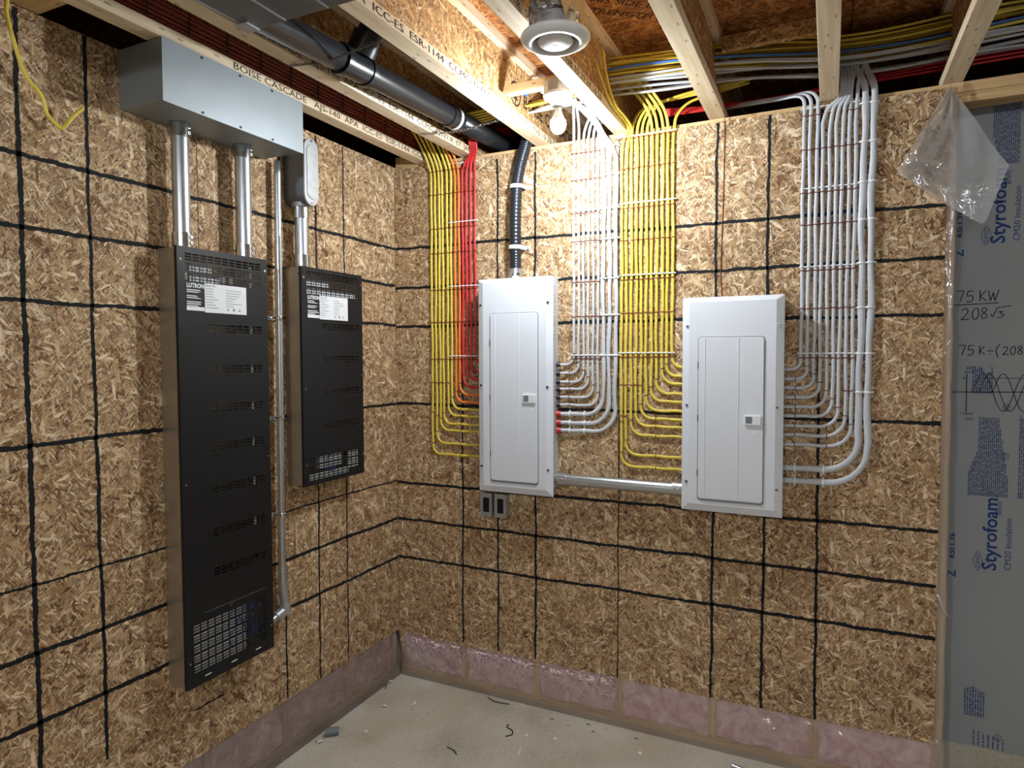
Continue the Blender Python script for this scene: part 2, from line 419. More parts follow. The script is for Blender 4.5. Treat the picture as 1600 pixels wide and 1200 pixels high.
for x in STUDS:
    MB().box(x - .019, x + .019, .0125, .10, .038, 2.626).build('stud', 'stud_wood', wb, uaxis='z', bevel=.001)
MB().box(-.1, 2.5, .101, .106, 0.0, 2.7).build('wall_backing', 'foam_grey', wb)

def fluff(parent, a0, a1, plane, seed, torn):
    """pink batt seen under the sheet: lumpy face with a loose fibre edge at the top when torn"""
    q = random.Random(seed); na, nz = max(6, int((a1 - a0) / .012)), 20; vs = []; fs = []
    lump = [[q.uniform(-1, 1) for _ in range(nz + 1)] for _ in range(na + 1)]
    for i in range(na + 1):
        for j in range(nz + 1):
            a = a0 + (a1 - a0) * i / na; z = .038 + (.232 - .038) * j / nz
            dpt = .020 + .010 * lump[i][j] * (1.0 if torn and j > 11 else 0.35) + .006 * math.sin(a * 37 + z * 50)
            if torn and j > 12: dpt += .004 * lump[i][j] - .006
            if j == nz: dpt = .03
            vs.append((-dpt, a, z) if plane == 'x' else (a, dpt, z))
    for i in range(na):
        for j in range(nz):
            k = i * (nz + 1) + j; fs.append((k, k + nz + 1, k + nz + 2, k + 1))
    o_ = MB().add(vs, fs).build('insulation_batt', 'pink_fibreglass', parent, smooth=True)
    if torn:
        mb = MB()
        for _ in range(int((a1 - a0) * 700)):
            a = q.uniform(a0, a1); z = q.uniform(.13, .205); L_ = q.uniform(.012, .04); th = q.uniform(-.5, PI + .5)
            da, dz = math.cos(th) * L_, -abs(math.sin(th)) * L_ * .8
            w = q.uniform(.0016, .006); bow = q.uniform(-.4, .4) * L_
            pts = [(a, z), (a + da * .5 + bow * .3, z + dz * .4), (a + da, z + dz)]
            vv = []
            for (pa, pz) in pts:
                for s_ in (-1, 1):
                    d_ = -.004 + q.uniform(-.006, .004)
                    vv.append((-d_, pa + s_ * w, pz + s_ * w * .4) if plane == 'x' else (pa + s_ * w, d_, pz + s_ * w * .4))
            mb.add(vv, [(0, 1, 3, 2), (2, 3, 5, 4)])
        tag(mb.build('loose_fibres', 'pink_fibre', o_), kind='stuff')
for i in range(len(STUDS) - 1):
    fluff(wb, STUDS[i] + .019, STUDS[i + 1] - .019, 'y', 20 + i, i < 3)

def film_sheet(mb, a0, a1, plane, seed, z1=.236):
    q = random.Random(seed); na, nz = int((a1 - a0) / .02), 14; vs = []; fs = []
    ph = [q.uniform(0, 6) for _ in range(6)]
    for i in range(na + 1):
        for j in range(nz + 1):
            a = a0 + (a1 - a0) * i / na; t = j / nz; z = .001 + (z1 - .001) * t
            base = -.028 * (1 - t) ** 1.2 - .012 * math.sin(PI * t) + .0115 * t ** 3
            wr = (.0035 * math.sin(a * 21 + 3 * t + ph[0]) + .003 * math.sin(a * 47 - 9 * t + ph[1]) + .002 * math.sin(a * 13 + 17 * t + ph[2])) * math.sin(PI * t)
            d = base + wr
            vs.append((-d, a, z) if plane == 'x' else (a, d, z))
    for i in range(na):
        for j in range(nz):
            k = i * (nz + 1) + j; fs.append((k, k + nz + 1, k + nz + 2, k + 1))
    mb.add(vs, fs)
mb = MB(); film_sheet(mb, .03, 2.495, 'y', 3); mb.build('vapour_barrier', 'poly_film', wb, smooth=True)
# strip of film wrapped round the end stud
vs = []; fs = []
for j in range(61):
    z = .02 + 2.63 * j / 60; wv = .0025 * math.sin(z * 19) + .002 * math.sin(z * 43)
    for (x, y) in ((2.4635, .008), (2.475, .0095 - .004), (2.488, .004 + wv), (2.4965, .008 + wv), (2.4975, .03), (2.4975, .09)):
        vs.append((x + (wv if x > 2.48 else 0), y, z))
for j in range(60):
    for i in range(5): fs.append((j * 6 + i, j * 6 + i + 1, j * 6 + i + 7, j * 6 + i + 6))
MB().add(vs, fs).build('vapour_barrier', 'poly_flap', wb, smooth=True)

# left wall (plane x = 0)
wl = thing('wall_left', (-.05, -1.2, 0), 'strand-board wall with black marker grid behind the black cabinets', 'wall', kind='structure')
ZLT, ZLB = 2.697, 0.230
for y0, y1 in ((-1.2155, -.001), (-2.436, -1.2185), (-3.655, -2.439), (-4.874, -3.658), (-6.09, -4.877)):
    MB().box(-.011, 0, y0, y1, ZLB, ZLT).build('osb_sheet', 'osb_wall', wl, bevel=.001)
MB().box(-.012, -.006, -1.2195, -1.2145, ZLB, ZLT).build('sheet_joint', 'marker_ink', wl)
for i, (a, b, c, d, w) in enumerate(LEFT_LINES):
    mb = MB(); rough_strip(mb, (a, b), (c, d), w, 'x', .0006, 150 + i); mb.build('marker_line', 'marker_ink', wl)
MB().box(-.10, -.0115, -6.1, .10, 2.68, JB - .001).build('top_plate', 'stud_wood', wl, bevel=.001)
MB().box(-.10, -.0125, -6.1, .0, 0, .038).build('bottom_plate', 'stud_wood', wl, bevel=.001)
LST = [-.03, -.415, -.82, -1.217, -1.612, -2.02]
for y in LST:
    MB().box(-.10, -.0125, y - .019, y + .019, .038, 2.68).build('stud', 'stud_wood', wl, uaxis='z', bevel=.001)
for i in range(len(LST) - 1):
    fluff(wl, LST[i + 1] + .019, LST[i] - .019, 'x', 60 + i, False)
MB().box(-.106, -.101, -6.1, .1, 0.0, 2.69).build('wall_backing', 'foam_grey', wl)
mb = MB(); film_sheet(mb, -2.2, -.03, 'x', 5, .25); mb.build('vapour_barrier', 'poly_film', wl, smooth=True)

# ------------------------------------------------------------------ floor joists
PRINT = 'BOISE CASCADE   AJS-140  APA  ICC-ES  ESR-1144  CCMC-12787-R  ST. JACQUES,  NB 10 29 24 16:26'
JX = [(0.133, 'against the left wall, over the grey wireway', -1.225, 2.15), (0.40, 'second from the left wall, left of the black drain pipe', -1.51, 2.0),
      (0.808, 'third from the left wall, right of the black drain pipe', -2.10, 2.34), (1.19, 'fourth from the left wall, beside the bare bulb', -2.63, 2.25),
      (1.607, 'fifth from the left wall, right of the round vent', None, 0), (2.032, 'sixth from the left wall, over the wide panel', None, 0),
      (2.44, 'last one in view, over the grey foam board', None, 0), (2.86, 'beyond the right edge of the foam', None, 0)]
FX = .066
joists = []
for i, (x, where, ty, tw) in enumerate(JX):
    j = thing('floor_joist', (x + FX / 2, -2.5, JB), 'pale wooden I-joist ' + where, 'joist', 'floor joists overhead')
    MB().box(x, x + FX, -6.1, 2.1, JB, JB + .038).build('bottom_flange', 'spruce', j, bevel=.0015)
    MB().box(x, x + FX, -6.1, 2.1, DECK - .040, DECK - .001).build('top_flange', 'spruce', j, bevel=.0015)
    MB().box(x + FX / 2 - .005, x + FX / 2 + .005, -6.1, 2.1, JB + .037, DECK - .039).build('web', 'osb_web', j)
    if ty is not None:
        text(PRINT, .034, (x + FX + .0008, ty, JB + .0075), (0, 1, 0), (0, 0, 1), 'print_ink', j, width=tw)
    joists.append(j)
def web_logo(j, x, y, z, h=.085):
    R_ = h * .62; mb = MB()
    n = 28
    for r0, r1 in ((R_ * .82, R_),):
        vs = []; fs = []
        for i in range(n):
            t = 2 * PI * i / n
            for r in (r0, r1): vs.append((x, y + r * math.cos(t), z + r * math.sin(t)))
        fs = [(2 * i, 2 * i + 1, (2 * i + 3) % (2 * n), (2 * i + 2) % (2 * n)) for i in range(n)]
        mb.add(vs, fs)
    for k, (w, zz) in enumerate(((.55, -.45), (.45, -.1), (.33, .2))):
        mb.add([(x, y - R_ * w, z + R_ * zz), (x, y + R_ * w, z + R_ * zz), (x, y, z + R_ * (zz + .5))], [(0, 1, 2)])
    mb.add([(x, y - R_ * .08, z - R_ * .8), (x, y + R_ * .08, z - R_ * .8), (x, y + R_ * .08, z - R_ * .4), (x, y - R_ * .08, z - R_ * .4)], [(0, 1, 2, 3)])
    mb.build('stamp', 'web_ink', j)
    text('BOISE CASCADE', h, (x, y + R_ * 1.5, z - h * .36), (0, 1, 0), (0, 0, 1), 'web_ink', j, name='stamp_lettering', bold=.001)
web_logo(joists[1], .4395, -.70, 2.80)
web_logo(joists[2], .8475, -.30, 2.83)
# timbers between joists
o = MB().box(-.10, .132, -2.3, -1.74, JB + .001, JB + .04).build('blocking_board', 'stud_wood', bevel=.001, uaxis='x'); tag(o, 'pale flat wooden blocking at the top left corner above the yellow wire', 'board')
o = MB().box(1.679, 2.026, -.16, -.13, 2.905, 2.96).build('blocking_board', 'osb_web', bevel=.001, uaxis='x'); tag(o, 'short strand-board block between the fifth and sixth joists above the cables', 'board')
o = MB().box(.88, 1.185, -.47, -.43, 2.765, 2.80).build('blocking_board', 'stud_wood', bevel=.001, uaxis='x'); tag(o, 'small wooden crosspiece between joists holding the bulb fixture', 'board')
o = MB().box(0.0, .131, .012, .05, JB + .001, JB + .05).build('blocking_board', 'stud_wood', bevel=.001, uaxis='x'); tag(o, 'short wooden block on the plate in the corner of the two walls', 'board')

# ------------------------------------------------------------------ foam board wall at the right
tag(MB().box(2.50, 5.2, .232, .33, 0, JB).build('wall_foundation', 'concrete'), kind='structure', label='grey concrete foundation behind the foam board', cat='wall')
fb = thing('foam_board', (3.1, .2, .14), 'grey printed foam insulation board with handwriting, right of the partition', 'insulation')
FY = .2
MB().box(2.502, 3.12, FY, .23, .142, 2.672).build('board', 'foam_grey', fb, bevel=.002)
MB().box(3.124, 3.74, FY, .23, .142, 2.672).build('board', 'foam_grey', fb, bevel=.002)
MB().box(2.502, 3.74, FY - .003, .23, 2.674, 2.695).build('top_edge', 'white_plastic', fb)
FP = FY - .0008
U, Dn = (0, 0, 1), (-1, 0, 0)       # lettering reads upwards
for dz in (0.0, -1.272):
    text('Styrofoam', .066, (2.680, FP, 2.130 + dz), U, Dn, 'blue_ink', fb, width=.285, bold=.0012)
    text('.', .05, (2.680, FP, 2.418 + dz), U, Dn, 'blue_ink', fb)
    text('Brand', .024, (2.694, FP, 2.352 + dz), U, Dn, 'blue_ink', fb, width=.05)
    text('CM20 Insulation', .030, (2.727, FP, 2.136 + dz), U, Dn, 'blue_ink', fb, width=.204)
    text('DUPONT', .020, (2.628, FP, 2.134 + dz), U, Dn, 'blue_ink', fb, width=.056)
    text('RSI:1.76', .023, (2.543, FP, 2.162 + dz), U, Dn, 'blue_ink', fb, width=.102, bold=.0006)
    text('Z', .042, (2.548, FP, 2.088 + dz), U, Dn, 'blue_ink', fb, bold=.001)
    mb = MB()
    for sg in (-1, 1):
        n = 14; vs = []
        for i in range(n + 1):
            t = i / n; z = 2.124 + dz + .078 * t; wx = .0135 * math.sin(PI * t)
            vs += [(2.6205 + sg * wx, FP, z), (2.6205 + sg * (wx + .0018), FP, z)]
        mb.add(vs, [(2 * i, 2 * i + 1, 2 * i + 3, 2 * i + 2) for i in range(n)])
    mb.build('emblem', 'blue_ink', fb)
def fine_print(cols, seed):
    q = random.Random(seed); mb = MB()
    for (x, z0, z1, w) in cols:
        z = z0
        while z < z1:
            L_ = min(q.uniform(.008, .03), z1 - z); ww = w * q.uniform(.75, 1.1)
            mb.add([(x - ww, FP, z), (x + ww, FP, z), (x + ww, FP, z + L_), (x - ww, FP, z + L_)], [(0, 1, 2, 3)]); z += L_ + q.uniform(.002, .005)
    return mb.build('fine_print', 'grey_blue_ink', fb)
q = random.Random(4)
fine_print([(2.618 + .0062 * i, 2.43 + (.19 - .028 * i if i < 6 else 0), 2.665 - (.0 if i > 2 else .18), .0019) for i in range(17)], 1)
fine_print([(2.745 + .0062 * i, 2.40, 2.665 - .02 * abs(i - 8), .0019) for i in range(18)], 2)
fine_print([(2.584 + .0062 * i, 1.15, 1.15 + (.10 + .018 * i if i < 5 else (.31 if i < 16 else .31 - .045 * (i - 15))), .0020) for i in range(21)], 3)
fine_print([(2.59 + .0068 * i, 1.552, 1.66 - q.uniform(0, .03), .0022) for i in range(10)], 5)
fine_print([(2.745 + .0062 * i, 1.15, 1.47 - .01 * i, .0020) for i in range(16)], 6)
fine_print([(2.590 + .0088 * i, .265, .385 - .004 * abs(i - 3), .0028) for i in range(8)], 7)
fine_print([(2.622 + .016 * i, .148, .21 - .003 * i, .0026) for i in range(7)], 8)
for (cx, cz) in ((2.735, 2.63), (2.70, 1.50), (2.70, 1.31), (2.70, .195)):
    mb = MB(); n = 24
    for r0, r1 in ((.012, .0145), (.004, .0065)):
        vs = []
        for i in range(n):
            t = 2 * PI * i / n
            for r in (r0, r1): vs.append((cx + r * math.cos(t) * .85, FP, cz + r * math.sin(t)))
        mb.add(vs, [(2 * i, 2 * i + 1, (2 * i + 3) % (2 * n), (2 * i + 2) % (2 * n)) for i in range(n)])
    mb.build('emblem', 'grey_blue_ink', fb)
# handwriting in black marker
def stroke(pts, w=.0021, mat='marker_ink'):
    P = catmull([(x, FP - .0006, z) for x, z in pts], 5) if len(pts) > 2 else [Vector((x, FP - .0006, z)) for x, z in pts]
    MB().sweep(P, w, .0004, n=4).build('pen_stroke', mat, fb)
def glyph(lines, ox, oz, s):
    for ln in lines: stroke([(ox + x * s, oz + z * s) for x, z in ln])
SEVEN = [[(0, 1), (.6, 1)], [(.6, 1), (.3, 0)]]
FIVE = [[(.6, 1), (.15, 1)], [(.15, 1), (.12, .55), (.45, .6), (.55, .25), (.3, 0), (.05, .08)]]
KAY = [[(.1, 1), (.1, 0)], [(.55, .95), (.1, .45)], [(.1, .45), (.6, .02)]]
DBL = [[(0, 1), (.2, 0)], [(.2, 0), (.4, .8)], [(.4, .8), (.55, 0)], [(.55, 0), (.85, 1.05)]]
TWO = [[(.05, .8), (.3, 1), (.5, .75), (.3, .35), (0, .02)], [(0, .02), (.6, .08)]]
ZER = [[(.3, 1), (.05, .6), (.12, .08), (.35, .02), (.52, .45), (.45, .9), (.3, 1)]]
EIG = [[(.3, .55), (.08, .78), (.3, 1), (.5, .8), (.3, .55), (.08, .25), (.3, 0), (.52, .25), (.3, .55)]]
glyph(SEVEN, 2.528, 1.912, .042); glyph(FIVE, 2.560, 1.910, .042); glyph(KAY, 2.602, 1.912, .042); glyph(DBL, 2.632, 1.912, .040)
stroke([(2.522, 1.899), (2.665, 1.903)])
glyph(TWO, 2.545, 1.840, .046); glyph(ZER, 2.580, 1.842, .044); glyph(EIG, 2.608, 1.844, .042)
stroke([(2.640, 1.862), (2.648, 1.850)]); stroke([(2.648, 1.850), (2.662, 1.884)]); stroke([(2.662, 1.884), (2.705, 1.892)])
stroke([(2.664, 1.868), (2.680, 1.870), (2.672, 1.862), (2.684, 1.856), (2.672, 1.846), (2.660, 1.848)])
glyph(SEVEN, 2.540, 1.703, .038); glyph(FIVE, 2.568, 1.702, .038); glyph(KAY, 2.606, 1.704, .034)
stroke([(2.632, 1.718), (2.654, 1.719)]); stroke([(2.643, 1.728), (2.643, 1.731)]); stroke([(2.643, 1.706), (2.643, 1.709)])
stroke([(2.674, 1.744), (2.662, 1.722), (2.668, 1.694)]); glyph(TWO, 2.682, 1.703, .032); glyph(ZER, 2.706, 1.704, .032); glyph(EIG, 2.728, 1.704, .032)
stroke([(2.756, 1.722), (2.770, 1.706)]); stroke([(2.770, 1.722), (2.756, 1.706)]); glyph(FIVE, 2.79, 1.704, .034); stroke([(2.83, 1.745), (2.84, 1.72), (2.832, 1.694)])
stroke([(2.534, 1.557), (2.86, 1.562)]); stroke([(2.569, 1.63), (2.570, 1.478)]); stroke([(2.60, 1.612), (2.86, 1.614)], .0012)
stroke([(2.524, 1.557), (2.529, 1.563), (2.534, 1.557), (2.529, 1.551), (2.524, 1.557)], .0012)
for k, dx in enumerate((0.0, .022, .065)):
    stroke([(2.588 + dx + i * .0082, 1.557 + .072 * math.sin(i * PI / 8.2)) for i in range(28)], .0016)
stroke([(2.556, 1.612), (2.566, 1.612)], .0012); stroke([(2.561, 1.617), (2.561, 1.607)], .0012); stroke([(2.55, 1.475), (2.558, 1.475)], .0012)
text('600V', .016, (2.566, FP, 1.646), (1, 0, .1), U, 'marker_ink', fb, name='pen_lettering'); text('PEAK', .014, (2.560, FP, 1.630), (1, 0, .1), U, 'marker_ink', fb, name='pen_lettering')
text('PEAK', .014, (2.562, FP, 1.466), (1, 0, .05), U, 'marker_ink', fb, name='pen_lettering'); text('600V', .014, (2.566, FP, 1.446), (1, 0, .05), U, 'marker_ink', fb, name='pen_lettering')
text('AC', .024, (2.635, FP, 1.655), (1, 0, .1), U, 'label_print', fb, name='pen_lettering')

# loose poly flap hanging over the partition end
vs = []; fs = []; N_ = 22
qf = random.Random(12)
A0, L0, L1, R0, R1 = Vector((2.466, 0, 2.692)), Vector((2.298, 0, 2.394)), Vector((2.458, 0, 2.250)), Vector((2.636, 0, 2.364)), Vector((2.574, 0, 2.166))
mid_b = Vector((2.472, 0, 2.245))
for i in range(N_ + 1):
    s_ = i / N_
    # bottom outline from the left tip through the foot to the right tip
    if s_ < .45: bt = L0.lerp(mid_b, s_ / .45)
    elif s_ < .75: bt = mid_b.lerp(R1, (s_ - .45) / .3)
    else: bt = R1.lerp(R0, (s_ - .75) / .25)
    for j in range(N_ + 1):
        t = j / N_; p = A0.lerp(bt, t)
        depth = -.006 - .004 * qf.uniform(0, 1) * t
        if p.x > 2.47: depth = -.010 - .05 * (p.x - 2.47) / .16 * t + .006 * math.sin(t * 9 + s_ * 7)
        else: depth += .003 * math.sin(s_ * 31 + t * 14) - .002
        vs.append((p.x, depth, p.z))
for i in range(N_):
    for j in range(N_):
        k = i * (N_ + 1) + j; fs.append((k, k + 1, k + N_ + 2, k + N_ + 1))
o = MB().add(vs, fs).build('plastic_flap', 'poly_flap', smooth=True)
tag(o, 'loose translucent plastic sheet flap at the top end of the partition', 'plastic sheet')
# thin curl of film lower on the same edge
P = catmull([(2.462, -.004, .80), (2.472, -.012, .775), (2.486, -.014, .74), (2.505, -.012, .72)], 6)
o = MB().sweep(P, [.006 * (1 - i / len(P)) + .001 for i in range(len(P))], .0006, n=4).build('plastic_curl', 'poly_flap'); tag(o, 'small curled strip of clear plastic on the partition end', 'plastic strip')

# ------------------------------------------------------------------ lamp in view; fill bulbs added out of view
def lamp(loc, label, glow):
    x, y, z = loc
    t = thing('bulb_fixture', (x, y, z - .16), label, 'lamp')
    MB().prism([(x + .055 * math.cos(PI / 8 + k * PI / 4), y + .055 * math.sin(PI / 8 + k * PI / 4)) for k in range(8)], 'z', z, z + .045).build('octagon_box', 'galvanised', t, bevel=.002)
    MB().lathe([(0, .0), (.057, .0), (.058, -.006), (.052, -.016), (.036, -.026), (.024, -.030), (.0235, -.046), (.0185, -.048), (0, -.048)], (x, y, z), 32).build('lampholder', 'white_plastic', t, smooth=True)
    MB().box(x + .018, x + .034, y - .030, y - .018, z - .0265, z - .024).build('fixture_mark', 'label_print', t)
    MB().lathe([(0, -.048), (.0135, -.048), (.0135, -.060), (.015, -.066), (.0185, -.076), (.0245, -.088), (.0285, -.0985)], (x, y, z), 20).build('bulb_neck', 'white_plastic', t, smooth=True)
    MB().lathe([(.0285, -.0988), (.0297, -.106), (.030, -.115), (.0275, -.129), (.0205, -.140), (.011, -.146), (0.0001, -.1475)], (x, y, z), 16).build('bulb', glow, t, smooth=True)
    return t
lamp((1.128, -.515, 2.705), 'lit bare bulb in a white ceiling lampholder between joists', 'bulb_glow')
lamp((2.95, -4.3, 2.695), 'added fill bulb in a white lampholder, unseen behind the viewer to the right', 'fill_bulb_glow')
lamp((1.45, -4.6, 2.695), 'added fill bulb in a white lampholder, unseen behind the viewer to the left', 'fill_bulb_glow')

# ------------------------------------------------------------------ round vent on flexible duct
vx, vy, vz = 1.355, -1.11, 2.60
t = thing('ceiling_vent', (vx, vy, vz), 'round white air diffuser hanging on foil flexible duct', 'vent')
MB().lathe([(.060, .035), (.063, .030), (.098, .026), (.101, .020), (.097, .012), (.083, .004), (.070, .002), (.066, .007), (.064, .020), (.060, .030)], (vx, vy, vz), 48).build('outer_ring', 'white_plastic', t, smooth=True)
MB().lathe([(0.0001, .002), (.03, .001), (.046, .003), (.052, .009), (.050, .014), (0.0001, .016)], (vx, vy, vz), 40).build('centre_disc', 'white_plastic', t, smooth=True)
MB().cyl((vx, vy, vz + .014), (vx, vy, vz + .06), .006, 10).build('centre_stem', 'zinc', t)
MB().lathe([(.060, .030), (.060, .075)], (vx, vy, vz), 32).build('collar', 'galvanised', t, smooth=True)
prof = [(.066 + (.006 if k % 2 else -.002), .055 + .0085 * k) for k in range(34)]
mb = MB(); mb.lathe(prof, (vx - .01, vy + .01, vz), 28)
qv = random.Random(3); mb.v = [(a + qv.uniform(-.004, .004) + .08 * (c - vz - .055), b + qv.uniform(-.004, .004), c + qv.uniform(-.002, .002)) for a, b, c in mb.v]
mb.build('flexible_duct', 'foil', t)
mb = MB(); vs = []; fs = []
for i in range(9):
    for j in range(9):
        th = -1.0 + 1.5 * i / 8; r_ = .082 + qv.uniform(-.006, .006)
        vs.append((vx + r_ * math.cos(th) + .01 * j / 8, vy + r_ * math.sin(th), vz + .062 + .24 * j / 8 + (qv.uniform(-.02, .02) if j == 0 else 0)))
for i in range(8):
    for j in range(8): k = i * 9 + j; fs.append((k, k + 1, k + 10, k + 9))
mb.add(vs, fs).build('torn_sleeve', 'kraft', t, smooth=True)
mb = MB(); vs = []; fs = []
for i in range(6):
    for j in range(7):
        th = 2.7 + .7 * i / 5; r_ = .080 + qv.uniform(-.006, .006)
        vs.append((vx + r_ * math.cos(th), vy + r_ * math.sin(th), vz + .09 + .2 * j / 6 + (qv.uniform(-.02, .02) if j == 0 else 0)))
for i in range(5):
    for j in range(6): k = i * 7 + j; fs.append((k, k + 1, k + 8, k + 7))
mb.add(vs, fs).build('torn_sleeve', 'kraft', t, smooth=True)

# ------------------------------------------------------------------ duct at the top left
t = thing('air_duct', (.95, -2.4, 2.60), 'grey sheet metal air duct overhead at the top left', 'duct')
MB().box(.64, 1.24, -3.6, -1.555, 2.60, 2.695).build('duct_body', 'duct_steel', t, bevel=.002)
for x in (.765, .91, 1.05):
    MB().box(x - .002, x + .002, -3.58, -1.56, 2.5965, 2.601).build('standing_seam', 'galvanised', t)
MB().box(.615, .64, -3.6, -1.60, 2.612, 2.622).build('drive_cleat', 'galvanised', t, bevel=.001)
MB().box(.625, .668, -1.60, -1.556, 2.594, 2.600).build('end_clip', 'galvanised', t, bevel=.001)

# ------------------------------------------------------------------ black drain pipe
t = thing('drain_pipe', (.56, -.6, 2.70), 'black plastic drain pipe slung between two joists', 'pipe')
def pz(y): return 2.748 + .046 * (y + .6) / .9
def py_(y): return (.56, y, pz(y))
MB().cyl(py_(-3.0), py_(-1.06), .0445, 24).build('pipe', 'abs_black', t, smooth=True)
MB().cyl(py_(-1.06), py_(-.34), .0445, 24, caps=False).build('pipe', 'abs_black', t, smooth=True)
MB().cyl(py_(-.34), py_(.9), .043, 24).build('pipe', 'abs_black', t, smooth=True)
for a, b, r in ((-1.10, -1.075, .052), (-.965, -.94, .052), (-1.075, -.965, .0475), (-.395, -.375, .050), (-.375, -.30, .0485)):
    MB().cyl(py_(a), py_(b), r, 24).build('fitting', 'abs_black', t, auto=.6)
MB().cyl((.60, -1.02, 2.78), (.70, -1.02, 2.93), .043, 20).build('branch', 'abs_black', t, auto=.6)
MB().cyl((.59, -1.02, 2.765), (.625, -1.02, 2.818), .052, 20).build('branch_hub', 'abs_black', t, auto=.6)
MB().cyl(py_(-.345), py_(-.325), .0495, 24, caps=False).build('white_band', 'white_plastic', t)
# twisted hanger wire and jack chain
mb = MB()
for ph in (0, PI):
    base = catmull([(.405, -1.17, 2.697), (.48, -1.17, 2.690), (.54, -1.17, 2.682), (.60, -1.17, 2.684), (.70, -1.18, 2.69), (.80, -1.185, 2.697)], 16)
    mb.sweep([p + Vector((0, .0032 * math.cos(k * .8 + ph), .0032 * math.sin(k * .8 + ph))) for k, p in enumerate(base)], .0018, n=6)
o = mb.build('hanger_wire', 'wire_steel', smooth=True); tag(o, 'twisted dark hanger wire slung under the black drain pipe', 'wire')
t = thing('hanger_chain', (.61, -.38, 2.68), 'bright twisted chain slung under the black drain pipe near the wall', 'chain')
pts = catmull([(.425, -.388, 2.697), (.52, -.375, 2.690), (.61, -.37, 2.688), (.70, -.378, 2.691), (.805, -.388, 2.697)], 6)
link = None
for k in range(len(pts) - 1):
    a, b = pts[k], pts[k + 1]; c = (a + b) / 2; d = (b - a).normalized(); n_ = Vector((0, 0, 1)) if k % 2 else Vector((0, 1, 0))
    loop = [c + d * (.0105 * math.cos(th)) + n_ * (.0052 * math.sin(th)) for th in [2 * PI * i / 12 for i in range(13)]]
    MB().sweep(loop, .0016, n=5, caps=False).build('link', 'bright_steel', t, smooth=True)

# red cables stapled along the first joist, darkened by painted shade
for k in range(5):
    z = 2.752 + .0135 * k; x = .186 + .002 * (k % 2) + .003 * k
    P = [(x + .001 * math.sin(i * .9 + k), -3.4 + i * .17, z + .0012 * math.sin(i * .7 + 2 * k)) for i in range(21)]
    o = MB().sweep(P, .006, .0045, n=8, ref=(1, 0, 0)).build('electrical_cable', 'dark_red_jacket', smooth=True)
    tag(o, ORD[k] + ' shade-coloured red cable from the bottom along the joist over the wireway', 'cable', 'shade-coloured red cables on the first joist')
for k in range(11):
    y = -1.7 + .15 * k
    o = MB().box(.1995, .2035, y, y + .004, 2.745, 2.815).build('cable_staple', 'dark_plastic')
    tag(o, ORD[k] + ' staple from the viewer across the shade-coloured red cables on the joist', 'staple', 'staples on the first joist')

# ------------------------------------------------------------------ wireway, conduits, cabinets on the left wall
TX = .21
t = thing('wireway', (.10, -1.2, 2.505), 'grey steel wireway box high on the left wall above the black cabinets', 'wireway')
MB().box(0.001, TX - .002, -1.505, -.90, 2.505, 2.694).build('trough_body', 'trough_steel', t, bevel=.001)
MB().box(TX - .002, TX, -1.507, -.898, 2.500, 2.697).build('front_cover', 'trough_steel', t, bevel=.0006)
for y, z in ((-1.361, 2.686), (-1.204, 2.686), (-1.057, 2.686), (-1.362, 2.509), (-1.206, 2.509), (-1.058, 2.509)):
    MB().cyl((TX, y, z), (TX + .0025, y, z), .0042, 10).build('screw', 'dark_plastic', t)
for y, x in ((-1.47, .17), (-.93, .17)):
    MB().cyl((x, y, 2.505), (x, y, 2.502), .004, 8).build('screw', 'zinc', t)
def coupling(parent, x, y, z0, z1, r):
    MB().cyl((x, y, z0), (x, y, z1), r + .0045, 24).build('coupling', 'bright_steel', parent, auto=.6)
    for k in range(2):
        z = z0 + (z1 - z0) * (.3 + .4 * k)
        MB().cyl((x + r + .003, y + .01, z), (x + r + .0075, y + .01, z), .0055, 10).build('set_screw', 'zinc', parent, auto=.6)
        MB().cyl((x + r + .0075, y + .01, z), (x + r + .008, y + .01, z), .0028, 8).build('screw_slot', 'hole_dark', parent)
for y, lab, z0, z1 in ((-1.333, 'wide grey steel conduit nearest the viewer, from wireway to tall cabinet', 2.083, 2.505), (-1.062, 'wide grey steel conduit from wireway to the right end of the tall cabinet', 2.083, 2.505), (-.755, 'wide grey steel conduit from the conduit body to the short cabinet', 2.085, 2.335)):
    x = .06; r = .0285
    c = thing('steel_conduit', (x, y, z0), lab, 'conduit', 'wide conduits on the left wall')
    MB().cyl((x, y, z0 + .002), (x, y, z1 - .001), r, 24).build('pipe', 'emt_steel', c, auto=.6)
    coupling(c, x, y, z0 + .001, z0 + .050, r); coupling(c, x, y, z1 - .048, z1 - .001, r)
# conduit body
c = thing('conduit_body', (.06, -.755, 2.335), 'grey cast conduit body with oval cover beside the wireway', 'conduit body')
def oval(yc, zc, hw, hh, n=10):
    r = hw
    return [(yc + r * math.cos(PI * k / n), zc + (hh - r) + r * math.sin(PI * k / n)) for k in range(n + 1)] + [(yc + r * math.cos(PI + PI * k / n), zc - (hh - r) + r * math.sin(PI + PI * k / n)) for k in range(n + 1)]
MB().prism(oval(-.755, 2.475, .040, .137), 'x', .004, .112).build('body', 'duct_steel', c, auto=.6)
MB().prism(oval(-.755, 2.475, .042, .139), 'x', .112, .120).build('cover_plate', 'galvanised', c, auto=.6, bevel=.002)
MB().prism(oval(-.755, 2.475, .029, .112), 'x', .120, .1235).build('cover_boss', 'galvanised', c, auto=.6, bevel=.001)
for z in (2.602, 2.348):
    MB().cyl((.120, -.755, z), (.1235, -.755, z), .005, 10).build('screw', 'bright_steel', c)
MB().cyl((.06, -.755, 2.335), (.06, -.755, 2.352), .037, 24).build('hub', 'galvanised', c, auto=.6)
